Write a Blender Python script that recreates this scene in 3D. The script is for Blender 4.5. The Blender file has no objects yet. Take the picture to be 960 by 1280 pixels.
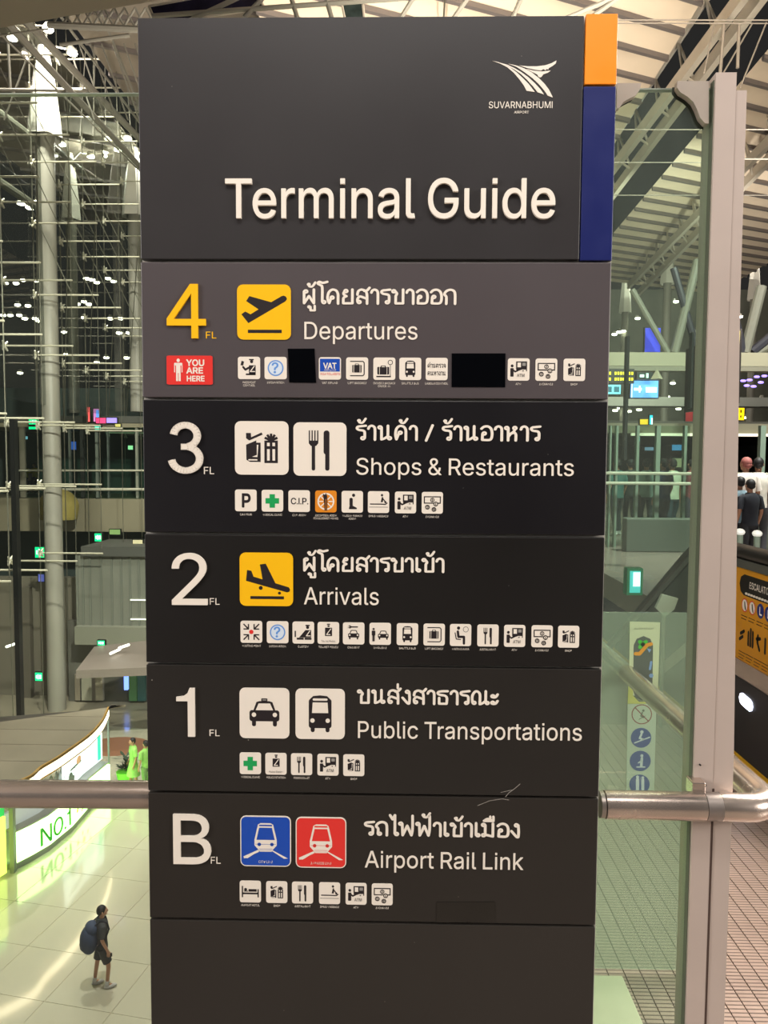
import bpy, bmesh, math, random
from mathutils import Vector, Matrix
from mathutils.geometry import delaunay_2d_cdt
import numpy as np

random.seed(7)
sc = bpy.context.scene
COL = sc.collection

# ---------------------------------------------------------------- camera
YAW, PITCH, ROLL, FPX = math.radians(1.0876), math.radians(3.5986), math.radians(0.3393), 961.0
EYE = Vector((0, 0, 1.6))
_cy, _sy, _cp, _sp = math.cos(YAW), math.sin(YAW), math.cos(PITCH), math.sin(PITCH)
_fw = Vector((-_sy*_cp, _cy*_cp, -_sp)); _r0 = Vector((_cy, _sy, 0)); _u0 = _r0.cross(_fw)
RT = _r0*math.cos(ROLL) + _u0*math.sin(ROLL); UP = _u0*math.cos(ROLL) - _r0*math.sin(ROLL); FW = _fw
cd = bpy.data.cameras.new('camera'); cam = bpy.data.objects.new('camera', cd); COL.objects.link(cam)
cam.matrix_world = Matrix(((RT.x, UP.x, -FW.x, EYE.x), (RT.y, UP.y, -FW.y, EYE.y), (RT.z, UP.z, -FW.z, EYE.z), (0, 0, 0, 1)))
cd.sensor_fit = 'VERTICAL'; cd.sensor_height = 36; cd.lens = 36*FPX/1280; cd.clip_start = 0.05; cd.clip_end = 400
sc.camera = cam
def P(px, py, Y):
    """the point of the vertical plane y = Y that the photograph shows at this pixel"""
    d = FW + RT*((px-480)/FPX) + UP*((640-py)/FPX)
    return EYE + d*(Y/d.y)
def PZ(px, py, z):
    """the point of the horizontal plane at height z that the photograph shows at this pixel"""
    d = FW + RT*((px-480)/FPX) + UP*((640-py)/FPX)
    return EYE + d*((z-EYE.z)/d.z)

# ---------------------------------------------------------------- world, view, lamps
sc.view_settings.view_transform = 'Standard'; sc.view_settings.look = 'None'
sc.view_settings.exposure = 0.0; sc.view_settings.gamma = 1.0; sc.view_settings.use_curve_mapping = False
w = bpy.data.worlds.new('night'); sc.world = w; w.use_nodes = True
w.node_tree.nodes['Background'].inputs[0].default_value = (0.60, 0.58, 0.55, 1)
w.node_tree.nodes['Background'].inputs[1].default_value = 0.035
def area(name, loc, target, power, sx, sy=None, col=(1, .93, .84)):
    l = bpy.data.lights.new(name, 'AREA'); l.energy = power; l.color = col; l.shape = 'RECTANGLE'; l.size = sx; l.size_y = sy or sx
    o = bpy.data.objects.new(name, l); COL.objects.link(o); o.location = loc
    o.rotation_euler = (Vector(target)-Vector(loc)).to_track_quat('-Z', 'Y').to_euler(); return o
def spot(name, loc, target, power, ang, rad=.3, col=(1, .93, .84)):
    l = bpy.data.lights.new(name, 'SPOT'); l.energy = power; l.color = col; l.spot_size = math.radians(ang); l.shadow_soft_size = rad; l.spot_blend = .6
    o = bpy.data.objects.new(name, l); COL.objects.link(o); o.location = loc
    o.rotation_euler = (Vector(target)-Vector(loc)).to_track_quat('-Z', 'Y').to_euler(); return o
area('hall_light_behind', (.1, -.35, 4.35), (0, 1.37, 1.5), 75, 2.6, .8, (1, .95, .90))
area('side_fill', (-7.5, -2.2, 3.6), (0, 1.4, 1.2), 480, 2.6, 2.2, (1, .95, .91))  # fill lamps added out of view on both sides to brighten the sign
area('side_fill', (7.5, -2.2, 3.6), (0, 1.4, 1.2), 480, 2.6, 2.2, (1, .94, .88))
spot('atrium_light', (-5, 12, 11.5), (-7.5, 16, -9.3), 7000, 75, .4, (1, .96, .92))
spot('atrium_light', (-9, 21, 15.5), (-10, 23, -9.3), 8000, 80, .4, (1, .96, .90))
spot('atrium_light', (-14, 29, 22), (-14, 36, -4), 20000, 95, .4, (1, .94, .84))
area('concourse_fill', (-16, 43.2, 3.85), (-16, 43.2, 0), 700, 22, 1.5, (.85, 1, .97))  # added lamp, hidden behind the trim, to brighten the far concourse
spot('wall_fill_front', (-3, 12, 9.4), (-12, 36, -2), 26000, 60, .3, (1, .96, .86))  # added spot that brightens the far walls from the front
spot('concourse_light', (7, 11.5, 9.6), (8, 18, 0), 8000, 110, .3, (.95, 1, .93))
spot('concourse_light', (14, 20, 15.0), (12, 32, 0), 11000, 110, .3, (.98, 1, .93))
area('concourse_light_near', (3.4, 3.6, 4.3), (1.2, 2.8, 0), 420, 2.0, 2.0, (1, .93, .84))
spot('roof_uplight', (6, 10, 4.6), (8, 20, 15), 17000, 110, .5, (1, .91, .78))
spot('roof_uplight', (-1, 20, 6.5), (-2, 27, 16), 5000, 120, .5, (1, .90, .78))
spot('roof_uplight', (13, 34, 6.5), (12, 46, 14), 6000, 120, .5, (1, .93, .82))

# ---------------------------------------------------------------- materials (all node-based)
def s2l(c):
    return tuple((x/12.92 if x <= .04045 else ((x+.055)/1.055)**2.4) for x in [v/255 for v in c]) + (1,)
_M = {}
def mat(name, rgb, rough=.5, metal=0, var=0, scale=20, bump=0, emit=0, coat=0, spec=None):
    if name in _M: return _M[name]
    m = bpy.data.materials.new(name); m.use_nodes = True; nt = m.node_tree; b = nt.nodes['Principled BSDF']
    c = s2l(rgb); b.inputs['Base Color'].default_value = c; b.inputs['Roughness'].default_value = rough; b.inputs['Metallic'].default_value = metal
    if spec is not None: b.inputs['Specular IOR Level'].default_value = spec
    if coat: b.inputs['Coat Weight'].default_value = coat; b.inputs['Coat Roughness'].default_value = .08
    if var or bump:
        tc = nt.nodes.new('ShaderNodeTexCoord'); n = nt.nodes.new('ShaderNodeTexNoise'); n.inputs['Scale'].default_value = scale; n.inputs['Detail'].default_value = 5
        nt.links.new(tc.outputs['Object'], n.inputs['Vector'])
        if var:
            r = nt.nodes.new('ShaderNodeValToRGB'); r.color_ramp.elements[0].position = .3; r.color_ramp.elements[1].position = .7
            r.color_ramp.elements[0].color = tuple(x*(1-var) for x in c[:3])+(1,); r.color_ramp.elements[1].color = tuple(min(1, x*(1+var)) for x in c[:3])+(1,)
            nt.links.new(n.outputs['Fac'], r.inputs['Fac']); nt.links.new(r.outputs['Color'], b.inputs['Base Color'])
            mr = nt.nodes.new('ShaderNodeMapRange'); mr.inputs['To Min'].default_value = max(0, rough-.08); mr.inputs['To Max'].default_value = min(1, rough+.08)
            nt.links.new(n.outputs['Fac'], mr.inputs['Value']); nt.links.new(mr.outputs['Result'], b.inputs['Roughness'])
        if bump:
            bp = nt.nodes.new('ShaderNodeBump'); bp.inputs['Strength'].default_value = bump; bp.inputs['Distance'].default_value = .002
            nt.links.new(n.outputs['Fac'], bp.inputs['Height']); nt.links.new(bp.outputs['Normal'], b.inputs['Normal'])
    if emit:
        b.inputs['Emission Color'].default_value = c; b.inputs['Emission Strength'].default_value = emit
    _M[name] = m; return m
def glass(name, tint, ior=1.5, rough=0.0, extra=0.0, refl_veil=0.0):
    """thin architectural glass: tinted see-through with a fresnel mirror coat"""
    if name in _M: return _M[name]
    m = bpy.data.materials.new(name); m.use_nodes = True; nt = m.node_tree; nt.nodes.clear()
    o = nt.nodes.new('ShaderNodeOutputMaterial'); mx = nt.nodes.new('ShaderNodeMixShader'); t = nt.nodes.new('ShaderNodeBsdfTransparent'); g = nt.nodes.new('ShaderNodeBsdfGlossy')
    f = nt.nodes.new('ShaderNodeFresnel'); f.inputs['IOR'].default_value = ior; g.inputs['Roughness'].default_value = rough
    t.inputs['Color'].default_value = tint+(1,); g.inputs['Color'].default_value = (1, 1, 1, 1)
    ad = nt.nodes.new('ShaderNodeMath'); ad.operation = 'ADD'; ad.inputs[1].default_value = extra
    ge = nt.nodes.new('ShaderNodeNewGeometry'); iv = nt.nodes.new('ShaderNodeMath'); iv.operation = 'SUBTRACT'; iv.inputs[0].default_value = 1; mu = nt.nodes.new('ShaderNodeMath'); mu.operation = 'MULTIPLY'; mu.use_clamp = True
    nt.links.new(ge.outputs['Backfacing'], iv.inputs[1]); nt.links.new(f.outputs[0], ad.inputs[0]); nt.links.new(ad.outputs[0], mu.inputs[0]); nt.links.new(iv.outputs[0], mu.inputs[1]); nt.links.new(mu.outputs[0], mx.inputs[0]); nt.links.new(t.outputs[0], mx.inputs[1]); nt.links.new(g.outputs[0], mx.inputs[2]); nt.links.new(mx.outputs[0], o.inputs[0])
    if refl_veil:   # diffuse veil painted in for reflections of the lit hall
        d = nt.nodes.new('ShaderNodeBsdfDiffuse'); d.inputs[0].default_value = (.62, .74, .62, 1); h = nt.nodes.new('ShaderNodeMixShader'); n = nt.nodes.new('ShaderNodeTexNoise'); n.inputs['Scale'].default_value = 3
        mm = nt.nodes.new('ShaderNodeMapRange'); mm.inputs['To Min'].default_value = refl_veil*.7; mm.inputs['To Max'].default_value = refl_veil*1.3; ge2 = nt.nodes.new('ShaderNodeMath'); ge2.operation = 'MULTIPLY'
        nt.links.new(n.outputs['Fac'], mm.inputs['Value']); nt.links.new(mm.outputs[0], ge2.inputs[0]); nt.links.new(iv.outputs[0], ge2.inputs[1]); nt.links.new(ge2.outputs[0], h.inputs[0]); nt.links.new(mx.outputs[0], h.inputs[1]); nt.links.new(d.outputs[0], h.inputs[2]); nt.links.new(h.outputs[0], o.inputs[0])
    _M[name] = m; return m
def stripes(name, c0, c1, axis, period, duty, rough=.4, bump=.5, var=.12):
    """a colour with fine parallel grooves"""
    if name in _M: return _M[name]
    m = mat(name, c0, rough, var=var, scale=7); nt = m.node_tree; b = nt.nodes['Principled BSDF']
    g = nt.nodes.new('ShaderNodeNewGeometry'); sp = nt.nodes.new('ShaderNodeSeparateXYZ'); nt.links.new(g.outputs['Position'], sp.inputs[0])
    d = nt.nodes.new('ShaderNodeMath'); d.operation = 'DIVIDE'; d.inputs[1].default_value = period
    fr = nt.nodes.new('ShaderNodeMath'); fr.operation = 'FRACT'; lt = nt.nodes.new('ShaderNodeMath'); lt.operation = 'LESS_THAN'; lt.inputs[1].default_value = duty
    nt.links.new(sp.outputs[axis], d.inputs[0]); nt.links.new(d.outputs[0], fr.inputs[0]); nt.links.new(fr.outputs[0], lt.inputs[0])
    mx = nt.nodes.new('ShaderNodeMix'); mx.data_type = 'RGBA'; src = b.inputs['Base Color'].links[0].from_socket
    nt.links.new(src, mx.inputs[6]); mx.inputs[7].default_value = s2l(c1); nt.links.new(lt.outputs[0], mx.inputs[0]); nt.links.new(mx.outputs[2], b.inputs['Base Color'])
    bp = nt.nodes.new('ShaderNodeBump'); bp.inputs['Strength'].default_value = bump; bp.inputs['Distance'].default_value = .002; bp.invert = True
    nt.links.new(lt.outputs[0], bp.inputs['Height']); nt.links.new(bp.outputs['Normal'], b.inputs['Normal'])
    return m

# ---------------------------------------------------------------- object helpers
def root_loc(o):
    v = Vector((0, 0, 0))
    while o: v += o.location; o = o.parent
    return v
def mk(name, verts, faces, mats, parent=None, midx=None, smooth=False):
    """one mesh object from world-space vertices (local to its parent's place)"""
    me = bpy.data.meshes.new(name); off = root_loc(parent)
    me.from_pydata([tuple(Vector(v)-off) for v in verts], [], faces)
    for m in (mats if isinstance(mats, (list, tuple)) else [mats]): me.materials.append(m)
    if midx is not None: me.polygons.foreach_set('material_index', midx)
    if smooth: me.polygons.foreach_set('use_smooth', [True]*len(me.polygons))
    me.update()
    o = bpy.data.objects.new(name, me); COL.objects.link(o); o.parent = parent; return o
def tag(o, label=None, cat=None, group=None, kind=None):
    if label: o['label'] = label
    if cat: o['category'] = cat
    if group: o['group'] = group
    if kind: o['kind'] = kind
    return o
def empty(name, loc, label=None, cat=None, group=None, kind=None, parent=None):
    o = bpy.data.objects.new(name, None); COL.objects.link(o); o.location = loc; o.empty_display_size = .1; o.parent = parent
    return tag(o, label, cat, group, kind)
class G:
    """collects shapes for one mesh"""
    def __init__(s): s.v = []; s.f = []; s.m = []; s.cur = 0
    def add(s, v, f):
        n = len(s.v); s.v += [tuple(x) for x in v]; s.f += [tuple(i+n for i in q) for q in f]; s.m += [s.cur]*len(f); return s
    def box(s, a, b, bev=0):
        x0, y0, z0 = [min(a[i], b[i]) for i in range(3)]; x1, y1, z1 = [max(a[i], b[i]) for i in range(3)]
        if bev:
            bm = bmesh.new(); bmesh.ops.create_cube(bm, size=1)
            bmesh.ops.transform(bm, matrix=Matrix.Translation(((x0+x1)/2, (y0+y1)/2, (z0+z1)/2)) @ Matrix.Diagonal((x1-x0, y1-y0, z1-z0, 1)), verts=bm.verts)
            bmesh.ops.bevel(bm, geom=bm.edges[:], offset=bev, segments=2, affect='EDGES', profile=.5)
            bm.verts.index_update(); s.add([v.co for v in bm.verts], [[v.index for v in f.verts] for f in bm.faces]); bm.free(); return s
        return s.add([(x0,y0,z0),(x1,y0,z0),(x1,y1,z0),(x0,y1,z0),(x0,y0,z1),(x1,y0,z1),(x1,y1,z1),(x0,y1,z1)],
                     [(0,3,2,1),(4,5,6,7),(0,1,5,4),(1,2,6,5),(2,3,7,6),(3,0,4,7)])
    def tube(s, pts, r, n=8, caps=True):
        pts = [Vector(p) for p in pts]; rr = r if isinstance(r, (list, tuple)) else [r]*len(pts); vs = []; fs = []; prev = None
        for i, p in enumerate(pts):
            t = (pts[min(i+1, len(pts)-1)]-pts[max(i-1, 0)]).normalized()
            a = prev if prev is not None else (Vector((0, 0, 1)) if abs(t.z) < .9 else Vector((1, 0, 0)))
            u = (a-t*a.dot(t)).normalized(); v = t.cross(u); prev = u
            for k in range(n):
                an = 2*math.pi*k/n; vs.append(p+(u*math.cos(an)+v*math.sin(an))*rr[i])
        for i in range(len(pts)-1):
            for k in range(n): fs.append((i*n+k, i*n+(k+1) % n, (i+1)*n+(k+1) % n, (i+1)*n+k))
        if caps: fs.append(tuple(range(n))[::-1]); fs.append(tuple((len(pts)-1)*n+k for k in range(n)))
        return s.add(vs, fs)
    def prism(s, poly, axis, a, b):
        """a polygon (2d, in the two other axes) pushed from a to b along an axis"""
        n = len(poly)
        def q(p, t): l = list(p); l.insert(axis, t); return tuple(l)
        return s.add([q(p, a) for p in poly]+[q(p, b) for p in poly], [tuple(range(n))[::-1], tuple(range(n, 2*n))]+[(i, (i+1) % n, n+(i+1) % n, n+i) for i in range(n)])
    def loft(s, rings, n=14, caps=True):
        """rings: (cx, cy, z, rx, ry) along z"""
        vs = []; fs = []
        for (cx, cy, z, rx, ry) in rings:
            for k in range(n): an = 2*math.pi*k/n; vs.append((cx+rx*math.cos(an), cy+ry*math.sin(an), z))
        for i in range(len(rings)-1):
            for k in range(n): fs.append((i*n+k, i*n+(k+1) % n, (i+1)*n+(k+1) % n, (i+1)*n+k))
        if caps: fs.append(tuple(range(n))[::-1]); fs.append(tuple((len(rings)-1)*n+k for k in range(n)))
        return s.add(vs, fs)
    def ball(s, c, r, sz=(1, 1, 1), seg=10, rings=6):
        vs = [(c[0], c[1], c[2]-r*sz[2])]; fs = []
        for i in range(1, rings):
            ph = -math.pi/2+math.pi*i/rings
            for k in range(seg): an = 2*math.pi*k/seg; vs.append((c[0]+r*sz[0]*math.cos(ph)*math.cos(an), c[1]+r*sz[1]*math.cos(ph)*math.sin(an), c[2]+r*sz[2]*math.sin(ph)))
        vs.append((c[0], c[1], c[2]+r*sz[2])); L = len(vs)-1
        for k in range(seg):
            fs.append((0, 1+(k+1) % seg, 1+k)); fs.append((L, L-seg+k, L-seg+(k+1) % seg))
            for i in range(rings-2): a = 1+i*seg; fs.append((a+k, a+(k+1) % seg, a+seg+(k+1) % seg, a+seg+k))
        return s.add(vs, fs)
    def out(s, name, mats, parent=None, smooth=False, label=None, cat=None, group=None, kind=None):
        if not isinstance(mats, (list, tuple)): mats = [mats]
        o = mk(name, s.v, s.f, mats, parent, s.m if len(mats) > 1 else None, False)
        if smooth:
            me = o.data; me.polygons.foreach_set('use_smooth', [True]*len(me.polygons))
            try: me.set_sharp_from_angle(angle=math.radians(35))
            except Exception: pass
        return tag(o, label, cat, group, kind)
def copy_tree(o, parent=None):
    c = o.copy(); COL.objects.link(c); c.parent = parent
    for ch in list(o.children): copy_tree(ch, c)
    return c

# ---------------------------------------------------------------- flat shapes: polygons, strokes, letters
def fill(polys):
    """triangles of everything with a winding number other than zero"""
    V = []; E = []; segs = []
    for p in polys:
        n = len(V); k = len(p); V += [Vector(q) for q in p]; E += [(n+i, n+(i+1) % k) for i in range(k)]
        segs += [(p[i][0], p[i][1], p[(i+1) % k][0], p[(i+1) % k][1]) for i in range(k)]
    v, e, f, *_ = delaunay_2d_cdt(V, E, [], 0, 1e-7)
    if not f: return [], []
    vv = np.array([(a.x, a.y) for a in v]); ff = np.array([t for t in f if len(t) == 3]); c = vv[ff].mean(axis=1); S = np.array(segs)
    y, x = c[:, 1:2], c[:, 0:1]; x0, y0, x1, y1 = S.T[:, None, :]
    up = (y0 <= y) & (y1 > y); dn = (y0 > y) & (y1 <= y)
    with np.errstate(divide='ignore', invalid='ignore'): xi = x0+(y-y0)*(x1-x0)/(y1-y0)
    wn = (up & (xi > x)).sum(1)-(dn & (xi > x)).sum(1)
    ff = ff[wn != 0]; used = np.unique(ff); mp = {int(u): i for i, u in enumerate(used)}
    return [tuple(vv[u]) for u in used], [tuple(mp[int(i)] for i in t) for t in ff]
def ccw(p):
    a = sum(p[i][0]*p[(i+1) % len(p)][1]-p[(i+1) % len(p)][0]*p[i][1] for i in range(len(p)))
    return p if a > 0 else p[::-1]
def rect(x0, y0, x1, y1): return [[(x0, y0), (x1, y0), (x1, y1), (x0, y1)]]
def poly(*pts): return [ccw(list(pts))]
def circ(x, y, r, n=14, ry=None): return [[(x+r*math.cos(2*math.pi*k/n), y+(ry or r)*math.sin(2*math.pi*k/n)) for k in range(n)]]
def rrect(x0, y0, x1, y1, r, n=4):
    out = []
    for cx, cy, a in ((x1-r, y0+r, -90), (x1-r, y1-r, 0), (x0+r, y1-r, 90), (x0+r, y0+r, 180)):
        for k in range(n+1): t = math.radians(a+90*k/n); out.append((cx+r*math.cos(t), cy+r*math.sin(t)))
    return [out]
def stroke(pts, wd, closed=False, rnd=True):
    out = []; h = wd/2; n = len(pts)
    for i in range(n if closed else n-1):
        (x0, y0), (x1, y1) = pts[i], pts[(i+1) % n]; L = math.hypot(x1-x0, y1-y0)
        if L < 1e-9: continue
        nx, ny = -(y1-y0)/L*h, (x1-x0)/L*h
        out.append(ccw([(x0-nx, y0-ny), (x1-nx, y1-ny), (x1+nx, y1+ny), (x0+nx, y0+ny)]))
    for i in range(n):
        if rnd or closed or 0 < i < n-1: out += circ(pts[i][0], pts[i][1], h, 8)
    return out
def ring(x, y, r, wd, n=18): return [circ(x, y, r+wd/2, n)[0], circ(x, y, r-wd/2, n)[0][::-1]]
def xf(polys, sx=1, sy=1, dx=0, dy=0, shear=0): return [[(x*sx+y*shear+dx, y*sy+dy) for x, y in p] for p in polys]
def smooth(pts, k=5):
    """rounded path through points; a repeated point stays a corner"""
    parts = []; cur = [pts[0]]
    for a in pts[1:]:
        if a == cur[-1] and len(cur) > 0: parts.append(cur); cur = [a]
        else: cur.append(a)
    parts.append(cur); out = []
    for s in parts:
        if len(s) < 2: continue
        if len(s) == 2: out += s; continue
        e = [s[0]]+s+[s[-1]]
        for i in range(1, len(e)-2):
            p0, p1, p2, p3 = e[i-1:i+3]
            for j in range(k):
                t = j/k
                out.append(tuple(.5*(2*p1[d]+(p2[d]-p0[d])*t+(2*p0[d]-5*p1[d]+4*p2[d]-p3[d])*t*t+(3*p1[d]-p0[d]-3*p2[d]+p3[d])*t**3) for d in (0, 1)))
        out.append(s[-1])
    r = [out[0]]
    for q in out[1:]:
        if math.hypot(q[0]-r[-1][0], q[1]-r[-1][1]) > 1e-4: r.append(q)
    return r
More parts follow.
